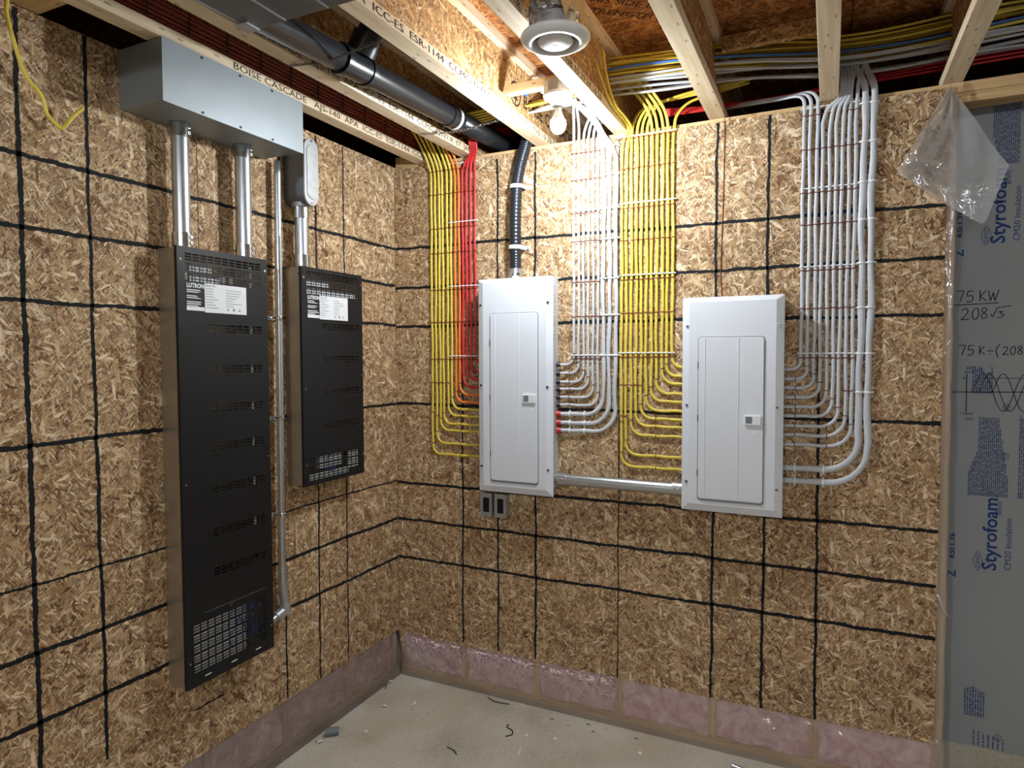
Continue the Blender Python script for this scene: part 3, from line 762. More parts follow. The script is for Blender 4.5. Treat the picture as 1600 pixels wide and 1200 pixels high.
# slim conduit with elbow into the tall cabinet
c = thing('steel_conduit', (.035, -.87, .6), 'slim bright conduit dropping between the two black cabinets to an elbow', 'conduit')
x = .036; r = .0145
P = catmull([(x, -.862, 2.503), (x, -.866, 2.0), (x, -.872, 1.4), (x, -.876, .90), (x, -.876, .80)], 6)
MB().sweep(P, r, n=16, ref=(1, 0, 0)).build('pipe', 'emt_steel', c, smooth=True)
MB().cyl((x, -.876, .83), (x, -.876, .765), r + .004, 18).build('coupling', 'emt_steel', c, auto=.6)
P = catmull([(x, -.876, .775), (x, -.874, .73), (x, -.866, .69), (x, -.862, .66)], 5)
MB().sweep(P, r + .003, n=16, ref=(1, 0, 0)).build('elbow', 'galvanised', c, smooth=True)
MB().cyl((x, -.866, .672), (x, -.862, .630), .024, 8).build('elbow_hub', 'galvanised', c, auto=.5)
MB().cyl((x, -.872, .645), (x, -.915, .632), .021, 16).build('elbow_socket', 'galvanised', c, auto=.6)
MB().cyl((x, -.905, .635), (x, -.988, .614), r, 16).build('stub', 'emt_steel', c, auto=.6)
MB().box(x + r - .001, x + r + .003, -.873, -.866, 1.98, 2.20).build('seam_mark', 'galvanised', c)
for z in (1.865, 1.455, 1.052):
    s_ = thing('pipe_strap', (x, -.885, z), 'one-hole steel strap on the slim conduit, ' + {1.865: 'uppermost of three', 1.455: 'middle of three', 1.052: 'lowest of three'}[z], 'strap', 'straps on the slim conduit')
    y0 = -.871
    arc = [(x + (r + .003) * math.cos(a), y0 + (r + .003) * math.sin(a), z) for a in [-.5 * PI + PI * k / 10 for k in range(11)]]
    MB().sweep([(.003, y0 - .048, z), (.003, y0 - .024, z), (.006, y0 - .018, z)] + arc + [(.004, y0 + r + .003, z)], .0015, .009, n=6, ref=(0, 0, 1)).build('band', 'bright_steel', s_)
    MB().cyl((.003, y0 - .037, z), (.009, y0 - .037, z), .007, 10).build('screw', 'zinc', s_, auto=.6)

def cabinet(label, y0, y1, z0, z1, mids, vent_z, bot_z, bot_groups, catchers, wires, seed):
    D = .098
    t = thing('dimmer_cabinet', (.05, (y0 + y1) / 2, z0), label, 'cabinet')
    b = MB(); e = .004; th = .0015
    b.box(.001, .003, y0 + e, y1 - e, z0 + e, z1 - e)
    b.box(.003, D - .002, y0 + e, y0 + e + th, z0 + e, z1 - e); b.box(.003, D - .002, y1 - e - th, y1 - e, z0 + e, z1 - e)
    b.box(.003, D - .002, y0 + e + th, y1 - e - th, z0 + e, z0 + e + th); b.box(.003, D - .002, y0 + e + th, y1 - e - th, z1 - e - th, z1 - e)
    body = b.build('back_box', 'cabinet_steel', t)
    q = random.Random(seed)
    zz = z0 + .05
    while zz < z1 - .05:
        for xx in (.03, .062):
            MB().lathe([(.0085, 0), (.0085, .0009), (.0065, .0009), (.0065, 0)], (0, 0, 0), 14)
            mb = MB(); n = 14; vs = []
            for i in range(n):
                a = 2 * PI * i / n
                for r_ in (.0065, .0080): vs.append((xx + r_ * math.cos(a), y0 + e - .0006, zz + (.018 if xx > .05 else 0) + r_ * math.sin(a)))
            mb.add(vs, [(2 * i, 2 * i + 1, (2 * i + 3) % (2 * n), (2 * i + 2) % (2 * n)) for i in range(n)]); mb.build('knockout', 'galvanised', body)
        zz += .075
    for z in (z0 + .03, z1 - .03):
        MB().box(.078, .086, y0 + e - .0006, y0 + e + .0002, z - .003, z + .003).build('slot_mark', 'hole_dark', body)
    # slotted front cover
    pitch_ = .0308; sw = .0262; ya = y0 + .030; holes = []
    def rows(ztop, cols, n_rows, dz, h):
        for k in range(n_rows):
            for c_ in cols: holes.append((ya + c_ * pitch_, ya + c_ * pitch_ + sw, ztop - k * dz - h, ztop - k * dz))
    for g in range(3): rows(vent_z - g * .0345, range(11), 3, .0098, .0066)
    for z in mids: rows(z, range(3, 11), 3, .0108, .0070)
    for g in range(bot_groups): rows(bot_z - g * .0355, range(11), 3, .0100, .0068)
    ys = sorted({y0, y1} | {round(h[0], 5) for h in holes} | {round(h[1], 5) for h in holes})
    zs = sorted({z0, z1} | {round(h[2], 5) for h in holes} | {round(h[3], 5) for h in holes})
    hs = {(round((h[0] + h[1]) / 2, 4), round(h[2], 5)) for h in holes}
    mb = MB(); idx = {}
    def vid(i, j):
        if (i, j) not in idx: idx[(i, j)] = len(mb.v); mb.v.append((D, ys[i], zs[j]))
        return idx[(i, j)]
    for i in range(len(ys) - 1):
        for j in range(len(zs) - 1):
            if (round((ys[i] + ys[i + 1]) / 2, 4), zs[j]) in hs and ys[i + 1] - ys[i] > .02: continue
            mb.f.append((vid(i, j), vid(i + 1, j), vid(i + 1, j + 1), vid(i, j + 1)))
    cov = mb.build('front_cover', 'black_cover', t)
    so = cov.modifiers.new('thick', 'SOLIDIFY'); so.thickness = .0018; so.offset = 0
    MB().box(D - .012, D + .0008, y0 - .0005, y0 + .001, z0, z1).build('cover_lip', 'black_cover', cov)
    for (yy, z) in ((y0 + .012, z1 - .045), (y1 - .012, z1 - .045), (y0 + .014, (z0 + z1) / 2 - .05), (y1 - .010, (z0 + z1) / 2), (y0 + .013, z0 + .09), (y1 - .012, z0 + .09)):
        big = z > z1 - .1
        MB().cyl((D, yy, z), (D + .003, yy, z), .0048 if big else .003, 10).build('screw', 'bright_steel' if big else 'zinc', cov)
    # maker's labels
    lz1 = vent_z - .098; lz0 = lz1 - .098
    lb = MB().box(D + .0008, D + .0014, y0 + .032, y0 + .106, lz0, lz1).build('maker_label', 'black_cover', cov)
    xd, yd = (0, 1, 0), (0, 0, 1); LX = D + .0018
    text('LUTRON', .021, (LX, y0 + .034, lz1 - .018), xd, yd, 'label_white', lb, width=.070, bold=.0008)
    mb = MB(); q = random.Random(seed + 1)
    for k in range(9):
        z = lz1 - .025 - k * .0068
        if k in (2, 5): continue
        mb.add([(LX, y0 + .034, z), (LX, y0 + .034 + q.uniform(.035, .07), z), (LX, y0 + .034 + q.uniform(.035, .07), z - .0032), (LX, y0 + .034, z - .0032)], [(0, 1, 2, 3)])
    mb.add([(LX, y0 + .033, lz0 + .001), (LX, y0 + .105, lz0 + .001), (LX, y0 + .105, lz0 + .014), (LX, y0 + .033, lz0 + .014)], [(0, 1, 2, 3)])
    mb.build('label_print', 'label_white', lb)
    wlb = MB().box(D + .0016, D + .0030, y0 + .106, y0 + .290, lz0 - .003, lz1 + .001).build('rating_label', 'label_white', cov)
    mb = MB(); WX = D + .0034
    for k in range(8):
        z = lz1 - .016 - k * .0095
        for (a, b_) in ((.110, .110 + q.uniform(.03, .055)), (.196, .196 + q.uniform(.03, .075))):
            if k == 7 and a > .15: continue
            mb.add([(WX, y0 + a, z), (WX, y0 + b_, z), (WX, y0 + b_, z - .0022), (WX, y0 + a, z - .0022)], [(0, 1, 2, 3)])
    for k in range(3):
        yc = y0 + .205 + .026 * k; zc = lz0 + .012
        mb.add([(WX, yc - .005, zc - .005), (WX, yc + .005, zc - .005), (WX, yc + (.005 if k == 1 else .001), zc + .005), (WX, yc - (.005 if k == 1 else .001), zc + .005)], [(0, 1, 2, 3)])
    mb.build('label_print', 'label_print', wlb)
    text('Equip. No.', .010, (WX, y0 + .110, lz1 - .009), xd, yd, 'print_ink', wlb)
    for (a0, a1, b0, b1) in catchers:  # white plates added behind the slots to catch light and look bright
        MB().box(D - .024, D - .012, y0 + a0, y0 + a1, b0, b1).build('light_catcher', 'catcher_white', t, bevel=.001)
    qw = random.Random(seed + 5)
    for (a0, a1, b0, b1, n) in wires:
        for _ in range(n):
            yy = y0 + qw.uniform(a0, a1)
            P = catmull([(D - .010 - qw.uniform(0, .012), yy + qw.uniform(-.03, .03), b0 + (b1 - b0) * s_ / 4) for s_ in range(5)], 4)
            MB().sweep(P, .0024, n=6).build('inner_wire', 'blue_jacket', t, smooth=True)
    return t, cov
t, cov = cabinet('tall black dimmer cabinet with slotted cover on the left wall', -1.386, -.990, .552, 2.083,
        (1.822, 1.676, 1.537, 1.398, 1.247, 1.092, .948), 2.062, .770, 5,
        [(.058, .150, 1.966, 2.034), (.15, .18, 1.966, 2.0), (.028, .27, .592, .775), (.325, .331, .95, 2.05)], [(.20, .34, .62, .80, 14)], 11)
D = .098
MB().add([(D + .0012, -1.365, .590), (D + .0012, -1.3635, .590), (D + .0012, -1.3635, .785), (D + .0012, -1.365, .785)], [(0, 1, 2, 3)]).build('door_edge', 'hole_dark', cov)
MB().add([(D + .0012, -1.31, .8015), (D + .0012, -1.02, .8015), (D + .0012, -1.02, .8030), (D + .0012, -1.31, .8030)], [(0, 1, 2, 3)]).build('door_edge', 'grey_plastic', cov)
MB().cyl((D, -1.20, .795), (D + .008, -1.20, .795), .009, 14, r1=.007).build('lock', 'dark_plastic', cov, auto=.6)
for y in (-1.30, -1.185, -1.07):
    MB().box(D + .0006, D + .0016, y - .013, y + .013, .5745, .5785).build('tab_slot', 'label_white', cov)
cabinet('short black dimmer cabinet with slotted cover nearer the corner', -.803, -.407, 1.157, 2.083,
        (1.850, 1.708, 1.565, 1.419), 2.066, 1.275, 3,
        [(.028, .18, 1.966, 2.034), (.18, .36, 1.966, 1.995), (.10, .25, 1.22, 1.28), (.028, .30, 1.175, 1.20), (.30, .37, 1.19, 1.275)], [(.08, .22, 1.19, 1.28, 6)], 31)

# loose yellow wire at the top left
P = catmull([(.03, -1.842, 2.80), (.03, -1.840, 2.70), (.03, -1.843, 2.652), (.03, -1.829, 2.589), (.032, -1.803, 2.503), (.034, -1.762, 2.456), (.034, -1.748, 2.409), (.036, -1.716, 2.381), (.04, -1.705, 2.383), (.045, -1.682, 2.42), (.05, -1.655, 2.452)], 6)
o = MB().sweep(P, .0058, .0040, n=8, ref=(1, 0, 0)).build('electrical_cable', 'yellow_jacket', smooth=True); tag(o, 'loose bent yellow cable hanging at the top left of the wall', 'cable')

# ------------------------------------------------------------------ breaker panels on the back wall
def rrect(x0, x1, z0, z1, r, n=5):
    out = []
    for cx, cz, a in ((x1 - r, z1 - r, 0), (x0 + r, z1 - r, PI / 2), (x0 + r, z0 + r, PI), (x1 - r, z0 + r, 1.5 * PI)):
        for k in range(n + 1): out.append((cx + r * math.cos(a + PI / 2 * k / n), cz + r * math.sin(a + PI / 2 * k / n)))
    return out
def panel(label, x0, x1, z0, z1, dx0, dx1, dz0, dz1, screws, latch):
    t = thing('breaker_panel', ((x0 + x1) / 2, -.05, z0), label, 'electrical panel')
    yb, yf = -.088, -.106
    box = MB().box(x0 + .008, x1 - .012, yb, -.0005, z0 + .035, z1 - .006).build('back_box', 'white_enamel', t, bevel=.002)
    q = random.Random(int(x0 * 100))
    for xs, sg in ((x1 - .012, 1), (x0 + .008, -1)):
        z = z0 + .08
        while z < z1 - .05:
            mb = MB(); n = 14; vs = []
            for i in range(n):
                a = 2 * PI * i / n
                for r_ in (.0105, .0125): vs.append((xs + sg * .0006, -.045 + r_ * math.cos(a) * 1.4, z + r_ * math.sin(a)))
            mb.add(vs, [(2 * i, 2 * i + 1, (2 * i + 3) % (2 * n), (2 * i + 2) % (2 * n)) for i in range(n)]); mb.build('knockout', 'zinc', box)
            z += .034
    # cover: sloped rim round a flat field
    ins, ib = .030, .030
    o_ = [(x0, z0), (x1, z0), (x1, z1), (x0, z1)]; i_ = [(x0 + ins, z0 + ib), (x1 - ins, z0 + ib), (x1 - ins, z1 - .020), (x0 + ins, z1 - .020)]
    vs = [(a, yb, b) for a, b in o_] + [(a, yb - .006, b) for a, b in o_] + [(a, yf, b) for a, b in i_]
    fs = [(3, 2, 1, 0)] + [(k, (k + 1) % 4, 4 + (k + 1) % 4, 4 + k) for k in range(4)] + [(4 + k, 4 + (k + 1) % 4, 8 + (k + 1) % 4, 8 + k) for k in range(4)] + [(8, 9, 10, 11)]
    cov = MB().add(vs, fs).build('front_cover', 'white_enamel', t, bevel=.0025)
    MB().prism(rrect(dx0 - .004, dx1 + .004, dz0 - .010, dz1 + .004, .014), 'y', yf - .0003, yf + .0002).build('painted_door_shadow', 'label_print', cov)  # shade around and below the door painted as a grey sheet
    door = MB().prism(rrect(dx0, dx1, dz0, dz1, .012), 'y', yf - .006, yf - .0004).build('door', 'white_enamel', cov, bevel=.0018)
    for fx in (.10, .62):
        xx = dx0 + (dx1 - dx0) * fx
        MB().box(xx - .0022, xx + .0022, yf - .0074, yf - .0055, dz0 + .002, dz1 - .002).build('pressed_rib', 'white_enamel', door, bevel=.0008)
    for k in range(3):
        zz = dz0 + (dz1 - dz0) * (.16, .50, .83)[k]
        MB().cyl((dx0 - .001, yf - .003, zz - .014), (dx0 - .001, yf - .003, zz + .014), .0032, 8).build('hinge', 'dark_plastic', cov, auto=.6)
    lx0, lx1, lz0, lz1 = latch
    la = MB().box(lx0, lx1, yf - .013, yf - .006, lz0, lz1).build('latch', 'white_plastic', door, bevel=.002)
    MB().box(lx0 + .006, lx0 + (lx1 - lx0) * .48, yf - .0136, yf - .0128, lz0 + .007, lz1 - .005).build('latch_recess', 'grey_plastic', la)
    MB().cyl((lx0 + (lx1 - lx0) * .66, yf - .0062, lz0 - .032), (lx0 + (lx1 - lx0) * .66, yf - .0072, lz0 - .032), .0085, 20).build('knockout_ring', 'white_plastic', door, auto=.6)
    for (a, b) in screws:
        s_ = MB().lathe([(0.0001, 0)], (0, 0, 0))
        yy = yb - .006 - .012 * min(1, max(0, min(a - x0, x1 - a) / ins))
        sc = MB().cyl((a, yy + .001, b), (a, yy - .004, b), .0075, 14, r1=.006).build('screw', 'bright_steel', cov, auto=.6)
        MB().box(a - .0048, a + .0048, yy - .0046, yy - .0038, b - .0018, b + .0018).build('screw_slot', 'hole_dark', sc)
    return t
P1 = panel('narrow tall white breaker panel left of the other, under the black flexible conduit', .549, .937, 1.052, 2.072, .621, .865, 1.112, 1.905,
      [(.565, 1.949), (.915, 1.950), (.566, 1.565), (.912, 1.562), (.567, 1.174), (.915, 1.177)], (.792, .856, 1.486, 1.527))
P2 = panel('wider-looking white breaker panel on the right, under the bare wall', 1.522, 1.920, 1.054, 1.945, 1.592, 1.846, 1.110, 1.778,
      [(1.545, 1.826), (1.897, 1.826), (1.544, 1.497), (1.896, 1.497), (1.544, 1.176), (1.898, 1.168)], (1.774, 1.838, 1.424, 1.463))

# ------------------------------------------------------------------ cables dropping down the wall
YC = -.0085
def arc_corner(xv, zh, side, R_, n=7):
    """quarter bend from the horizontal run (z = zh) to the vertical run (x = xv); side +1: panel lies to the right"""
    cx, cz = xv + side * R_, zh + R_
    return [(cx - side * R_ * math.sin(a), YC, cz - R_ * math.cos(a)) for a in [PI / 2 * k / n for k in range(n + 1)]]
def drop(mat, xv, zh, edge, side, R_, top, w, th, label, group, wob=.0016, seed=0, ties=(), twist=0.0):
    q = random.Random(seed); ph = q.uniform(0, 6); ph2 = q.uniform(0, 6)
    P = [Vector((edge, -.024, zh + .002 * side * 0)), Vector((edge - side * .02, -.018, zh))]
    hx0 = xv + side * R_
    nH = max(2, int(abs(edge - hx0) / .03))
    x_start = edge - side * .045
    for k in range(nH):
        x = x_start + (hx0 - x_start) * k / nH
        if (hx0 - x) * side < 0: P.append(Vector((x, YC, zh + .0015 * math.sin(k * 1.3 + ph))))
    P += [Vector(p) for p in arc_corner(xv, zh, side, R_)]
    z = zh + R_ + .03
    while z < 2.63:
        P.append(Vector((xv + wob * math.sin(z * 9 + ph) + wob * .7 * math.sin(z * 23 + ph2), YC, z))); z += .05
    tp = [P[-1]] + [Vector(p) for p in top]
    P = P[:-1] + catmull(tp, 5)
    if twist:
        a = [w * (1 + .10 * math.sin(k * twist + ph)) for k in range(len(P))]; b = [th * (1 + .22 * math.cos(k * twist + ph)) for k in range(len(P))]
    else: a, b = w, th
    c = MB().sweep(P, a, b, n=10, ref=(0, 1, 0)).build('electrical_cable', mat, smooth=True)
    tag(c, label, 'cable', group)
    for kind, pos, tm in ties:
        if kind == 'v': p0, ref = (xv, YC, pos), 'v'
        else: p0, ref = (pos, YC, zh), 'h'
        loop = []
        for k in range(13):
            a_ = 2 * PI * k / 12; u = (w + .0016) * math.cos(a_); d = (th + .0012) * math.sin(a_)
            loop.append((p0[0] + u, p0[1] + d, p0[2]) if ref == 'v' else (p0[0], p0[1] + d, p0[2] + u))
        MB().sweep(loop, .0016, n=5, caps=False, ref=(0, 0, 1) if ref == 'v' else (1, 0, 0)).build('wire_tie', tm, c, smooth=True)
    return c

LB = [(0.232, 1.202), (0.256, 1.259), (0.279, 1.326), (0.299, 1.36), (0.326, 1.402), (0.348, 1.436), (0.372, 1.473), (0.395, 1.51), (0.415, 1.549), (0.437, 1.591), (0.46, 1.63), (0.486, 1.669)]
LBM = ['yellow'] * 6 + ['orange'] * 2 + ['red'] * 4
E1, E2 = .5565, 1.5295
cnt = {}
for i, ((x, z), col) in enumerate(zip(LB, LBM)):
    k = cnt.get(col, 0); cnt[col] = k + 1
    if col == 'yellow': top = [(x - .004, -.014, 2.66), (x - .012, -.06, 2.735), (x - .022, -.15, 2.82), (min(x - .03, .33), -.30, 2.90)]
    elif col == 'orange': top = [(x - .006, -.014, 2.66), (x - .022, -.05, 2.73), (x - .045, -.14, 2.83), (x - .06, -.28, 2.90)]
    else:
        j = i - 8
        top = [(x + .004 + .014 * (3 - j) * .5, -.016, 2.665), (.476 + .013 * j, -.026 - .006 * j, 2.712), (.480 + .013 * j, -.05, 2.765), (.505 + .012 * j, -.01, 2.80), (.60, .16, 2.83 + .01 * j)]
    R_ = .045 + .003 * (i % 3)
    if i >= 10: R_ = .035
    lab = f'{ORD[k]} {col} cable from the corner in the run left of the narrow panel'
    drop(col + '_jacket', x, z, E1, 1, R_, top, .0064, .0046, lab, 'cables left of the narrow panel', seed=i,
         ties=[('v', z + R_ + .012, 'copper')] + ([('h', .40, 'copper')] if i < 6 else []) + ([('v', 1.42 - .02 * i, 'copper')] if i < 2 else []))
W1 = [(1.006, 1.664), (1.03, 1.624), (1.053, 1.584), (1.076, 1.55), (1.1, 1.512), (1.123, 1.476), (1.149, 1.433), (1.177, 1.392), (1.207, 1.356)]
for i, (x, z) in enumerate(W1):
    thick = i > 5
    if i < 2: top = [(x, YC, 2.68), (x + .004, -.02, 2.76), (x + .012 - .012 * i, -.05, 2.86), (x + .02 - .02 * i, -.10, 2.96)]
    elif i < 6: top = [(x, YC, 2.69), (x + .012, -.012, 2.745), (x + .045, -.02, 2.785 + .004 * i), (1.15 + .004 * i, -.04, 2.80 + .006 * i), (1.222, -.06, 2.81 + .008 * i)]
    else: top = [(x - .010 * (i - 5), -.010, 2.66), (x - .022 * (i - 5) + .008, -.018, 2.70), (x - .022 * (i - 5) - .01, -.05, 2.745), (x - .022 * (i - 5) - .05, -.14, 2.79), (1.05 - .03 * i + .15, -.28, 2.83)]
    lab = f'{ORD[i]} white cable from the left in the run right of the narrow panel'
    R_ = (.040 + .002 * i) if not thick else .088 + .008 * (i - 6)
    drop('white_jacket', x, z, .927, -1, R_, top, .0095 if thick else .0062, .0075 if thick else .0046, lab, 'cables right of the narrow panel', seed=40 + i, wob=.0024 if thick else .0014,
         ties=[] if thick else [('v', z + R_ + .012, 'copper')] + ([('h', .985, 'copper')] if i > 0 else []), twist=.9 if thick else 0)
    if thick: MB().lathe([(0.0001, 0)], (0, 0, 0)); mb = MB().cyl((.9258, -.024, z), (.9455, -.020, z), .0165, 16, r1=.013); mb.build('bushing', 'red_plastic', P1, auto=.6)
    else: mb = MB().cyl((.9258, -.024, z), (.942, -.020, z), .0125, 12, r1=.0105); mb.build('bushing', 'dark_plastic', P1, auto=.6)
Y2 = [(1.234, 1.206), (1.255, 1.259), (1.278, 1.349), (1.301, 1.391), (1.323, 1.425), (1.346, 1.462), (1.369, 1.503), (1.392, 1.537), (1.417, 1.581), (1.438, 1.615), (1.461, 1.654)]
for i, (x, z) in enumerate(Y2):
    if i == 0: top = [(x + .006, -.010, 2.655), (1.2635, -.018, 2.705), (1.2635, -.10, 2.722), (1.2635, -.25, 2.726), (1.262, -.36, 2.76), (1.24, -.40, 2.85)]
    elif i == 1: top = [(x + .008, -.010, 2.66), (1.277, -.02, 2.71), (1.275, -.12, 2.727), (1.274, -.26, 2.733), (1.27, -.35, 2.80), (1.262, -.38, 2.90)]
    elif i < 6: top = [(x, YC, 2.68), (x + .012, -.012, 2.735), (x + .045, -.006, 2.775 + .003 * i), (x + .11, .015, 2.80 + .004 * i), (x + .24, .04, 2.815 + .006 * i), (x + .42, .06, 2.83 + .006 * i)]
    elif i < 10: top = [(x, -.012, 2.69), (x - .010, -.034, 2.755), (x - .045, -.065, 2.815), (x - .09, -.085, 2.862 + .004 * (i - 6)), (1.23, -.10, 2.885)]
    else: top = [(x + .003, -.004, 2.69), (x + .012, .0, 2.735), (x + .05, .02, 2.785), (x + .12, .045, 2.815), (x + .3, .07, 2.85)]
    lab = f'{ORD[i]} yellow cable from the left in the run left of the right panel'
    R_ = .052 + .002 * (i % 3) if i < 9 else .042
    drop('yellow_jacket', x, z, E2, 1, R_, top, .0066, .0048, lab, 'cables left of the right panel', seed=80 + i,
         ties=[('v', z + R_ + .012, 'copper'), ('h', 1.505, 'copper')] + ([('h', 1.392, 'copper')] if i < 5 else []) + ([('v', 1.41 + .02 * i, 'copper')] if i < 2 else []))
W2 = [(1.976, 1.648), (2.0, 1.609), (2.025, 1.573), (2.046, 1.534), (2.07, 1.496), (2.093, 1.459), (2.115, 1.419), (2.139, 1.382), (2.161, 1.343), (2.188, 1.247), (2.219, 1.195)]
for i, (x, z) in enumerate(W2):
    thick = i > 8
    if i < 3: top = [(x + .001, YC, 2.675), (x - .004, -.004, 2.72), (x - .035, .02, 2.745 + .004 * i), (x - .12, .05, 2.752 + .004 * i), (1.66, .09, 2.765 + .004 * i)]
    elif i < 7:
        tx = 2.104 + .012 * (i - 3)
        top = [(x + .25 * (tx - x), -.014, 2.665), (tx - .004, -.016, 2.70), (tx + .004, .0, 2.75), (tx, .05, 2.84), (tx - .005, .09, 2.92)]
    elif i < 9: top = [(x + .002, YC, 2.69), (x + .004, .0, 2.745), (x + .014, .03, 2.80), (x + .035, .06, 2.86)]
    else: top = [(x + .003, -.010, 2.675), (x, -.002, 2.73), (x - .020, .03, 2.80), (x - .045, .07, 2.88), (x - .07, .10, 2.96)]
    lab = f'{ORD[i]} white cable from the left in the run right of the right panel'
    R_ = (.034 + .0055 * i) if not thick else .125 + .015 * (i - 9)
    drop('white_jacket', x, z, 1.910, -1, R_, top, .0128 if thick else .0072, .009 if thick else .005, lab, 'cables right of the right panel', seed=120 + i, wob=.003 if thick else .0014,
         ties=[] if thick else [('v', z + R_ + .012, 'copper')] + ([('h', 1.958, 'copper')] if i > 0 else []) + ([('h', 2.075, 'copper')] if i > 5 else []), twist=.7 if thick else 0)

# lashings (copper wire) and white clips across the runs
def lash(xs, z, y, slope, lab, grp, seed):
    q = random.Random(seed); P = []
    x0, x1 = min(xs) - .012, max(xs) + .012; n = int((x1 - x0) / .003)
    for k in range(n + 1):
        x = x0 + (x1 - x0) * k / n; d = min(abs(x - a) for a in xs)
        P.append((x, y + .004 * min(1, max(0, (d - .005) / .007)), z + slope * (x - x0) + .0012 * math.sin(x * 160)))
    o_ = MB().sweep(P, .0019, n=5).build('lashing_wire', 'copper', smooth=True)
    tag(o_, lab, 'tie wire', grp)
def clip_mesh(w, th):
    mb = MB(); arc = []
    for k in range(9):
        a = PI * k / 8; arc.append((-(w + .001) * math.cos(a), -(th + .0012) * math.sin(a) - .0005, 0))
    hz = .0022 if w < .008 else .0040
    mb.sweep(arc, .0011, hz, n=6, ref=(0, 0, 1))
    for sg in (-1, 1): mb.cyl((sg * (w + .003), .007, 0), (sg * (w + .003), -.004, 0), .0042 if w < .008 else .005, 8, r1=.003)
    me = mb.mesh('cable_clip', (0, 0, 0)); me.materials.append(MAT['white_plastic']); return me
CL_S, CL_T, CL_X = clip_mesh(.0066, .0056), clip_mesh(.010, .0085), clip_mesh(.0132, .0098)
def clips(xs, z, me, lab, grp):
    for k_, x in enumerate(xs):
        o_ = bpy.data.objects.new('cable_clip', me); C.objects.link(o_); o_.location = (x, YC, z); tag(o_, ORD[k_] + lab, 'cable clip', grp)
def rows_for(xs_all, cop, wh, sub_wh, me_wh, where, y, grp, slope=0.0):
    for k, z in enumerate(cop):
        lash(xs_all, z, y, slope, f'{ORD[k]} copper lashing wire from the top across the cables {where}', 'lashing wires ' + where, k)
    for k, z in enumerate(wh):
        clips(sub_wh, z, me_wh, f' white clip from the left, {ORD[k]} row down, cables {where}', f'clips {grp} row {k + 1}')
xl = [a for a, _ in LB]; xw1 = [a for a, _ in W1]; xy2 = [a for a, _ in Y2]; xw2 = [a for a, _ in W2]
rows_for(xl, [2.641, 2.524, 2.353, 2.229, 2.043, 1.879, 1.691, 1.571][:7], [2.668, 2.378, 2.058, 1.707], xl[5:], CL_S, 'left of the narrow panel', -.0142, 'LB')
lash(xl[:5], 1.571, -.0142, 0, 'short low copper lashing wire across the leftmost yellow cables', 'lashing wires left of the narrow panel', 9)
rows_for(xw1[:6], [2.632, 2.511, 2.358, 2.231, 2.045, 1.887, 1.693], [2.371, 1.708], xw1[:6], CL_S, 'right of the narrow panel', -.0142, 'W1')
for k, z in enumerate([2.646, 2.522, 2.371, 2.234, 2.057, 1.891, 1.708]):
    clips(xw1[6:], z, CL_T, f' clip from the left, {ORD[k]} row down, thick cables beside yellow run', f'thick clips W1 row {k + 1}')
rows_for(xy2, [2.665, 2.534, 2.359, 2.218, 2.044, 1.896, 1.70], [2.675, 2.382, 2.064, 1.718], xy2, CL_S, 'left of the right panel', -.0146, 'Y2')
lash(xy2[:5], 1.575, -.0146, 0, 'short low copper lashing wire across five yellow cables by the right panel', 'lashing wires left of the right panel', 19)
lash(xy2[:2], 1.435, -.0146, 0, 'shortest copper lashing wire, across the two outer yellow cables', 'lashing wires left of the right panel', 20)
rows_for(xw2[:9], [2.65, 2.517, 2.348, 2.222, 2.042, 1.891, 1.694], [2.68, 2.366, 2.057, 1.712], xw2[:9], CL_S, 'right of the right panel', -.0148, 'W2')
lash(xw2[7:9], 1.565, -.0148, 0, 'short low copper lashing wire across two white cables by the right panel', 'lashing wires right of the right panel', 29)
for k, z in enumerate([2.668, 2.523, 2.37, 2.227, 2.061, 1.889, 1.711, 1.56]):
    clips(xw2[9:], z, CL_X, f' clip from the left, {ORD[k]} row down, two thickest white cables', f'thick clips W2 row {k + 1}')
def side_clip(x, z, me, lab, grp):
    o_ = bpy.data.objects.new('cable_clip', me); C.objects.link(o_); o_.location = (x, YC, z); o_.rotation_euler = (0, PI / 2, 0); tag(o_, lab, 'cable clip', grp)
for i in (6, 7, 8):
    for x in (.985, 1.058): side_clip(x, W1[i][1], CL_T, ('nearer' if x < 1 else 'farther') + ' white clip from the ' + ('top', 'middle', 'lowest')[i - 6] + ' red bushing on its thick cable', 'clips at the red bushings')
for i in (9, 10):
    for x in (1.96, 2.065): side_clip(x, W2[i][1], CL_X, ('left' if x < 2 else 'right') + ' white clip on the horizontal end of the ' + ('second lowest' if i == 9 else 'lowest') + ' white cable', 'clips on the lowest white cables')

# ------------------------------------------------------------------ cables running through the joists overhead
qb = random.Random(21)
def overhead(col, xa, xb, y_off, z_off, lab, grp, w=.0068, wav=1.0):
    P = []; n = 26; ph = qb.uniform(0, 6)
    for k in range(n + 1):
        x = xa + (xb - xa) * k / n
        s_ = min(1, max(0, (x - 1.25) / .9)); s_ = s_ * s_ * (3 - 2 * s_)
        y = (-.17 + .22 * s_) + y_off + .014 * math.sin(x * 3.1 + ph)
        z = 2.868 + z_off + .007 * math.sin(x * 7.7) + .006 * math.sin(x * 4 + 1) + .003 * math.sin(x * 9 + ph)
        P.append((x, y, z))
    o_ = MB().sweep(catmull(P, 2), w, .0048, n=8, ref=(0, 0, 1)).build('electrical_cable', col + '_jacket', smooth=True)
    tag(o_, lab, 'cable', grp)
for i in range(13):
    overhead('yellow', 1.222, 3.3, qb.uniform(-.035, .05), .085 - .0072 * i, ORD[i] + ' yellow cable from the top of the overhead bundle right of the bulb', 'yellow overhead cables')
for i in range(11):
    overhead('white', 1.222, 3.3, qb.uniform(-.04, .05), .008 - .0062 * i, ORD[i] + ' white cable from the top of the overhead bundle right of the bulb', 'white overhead cables')
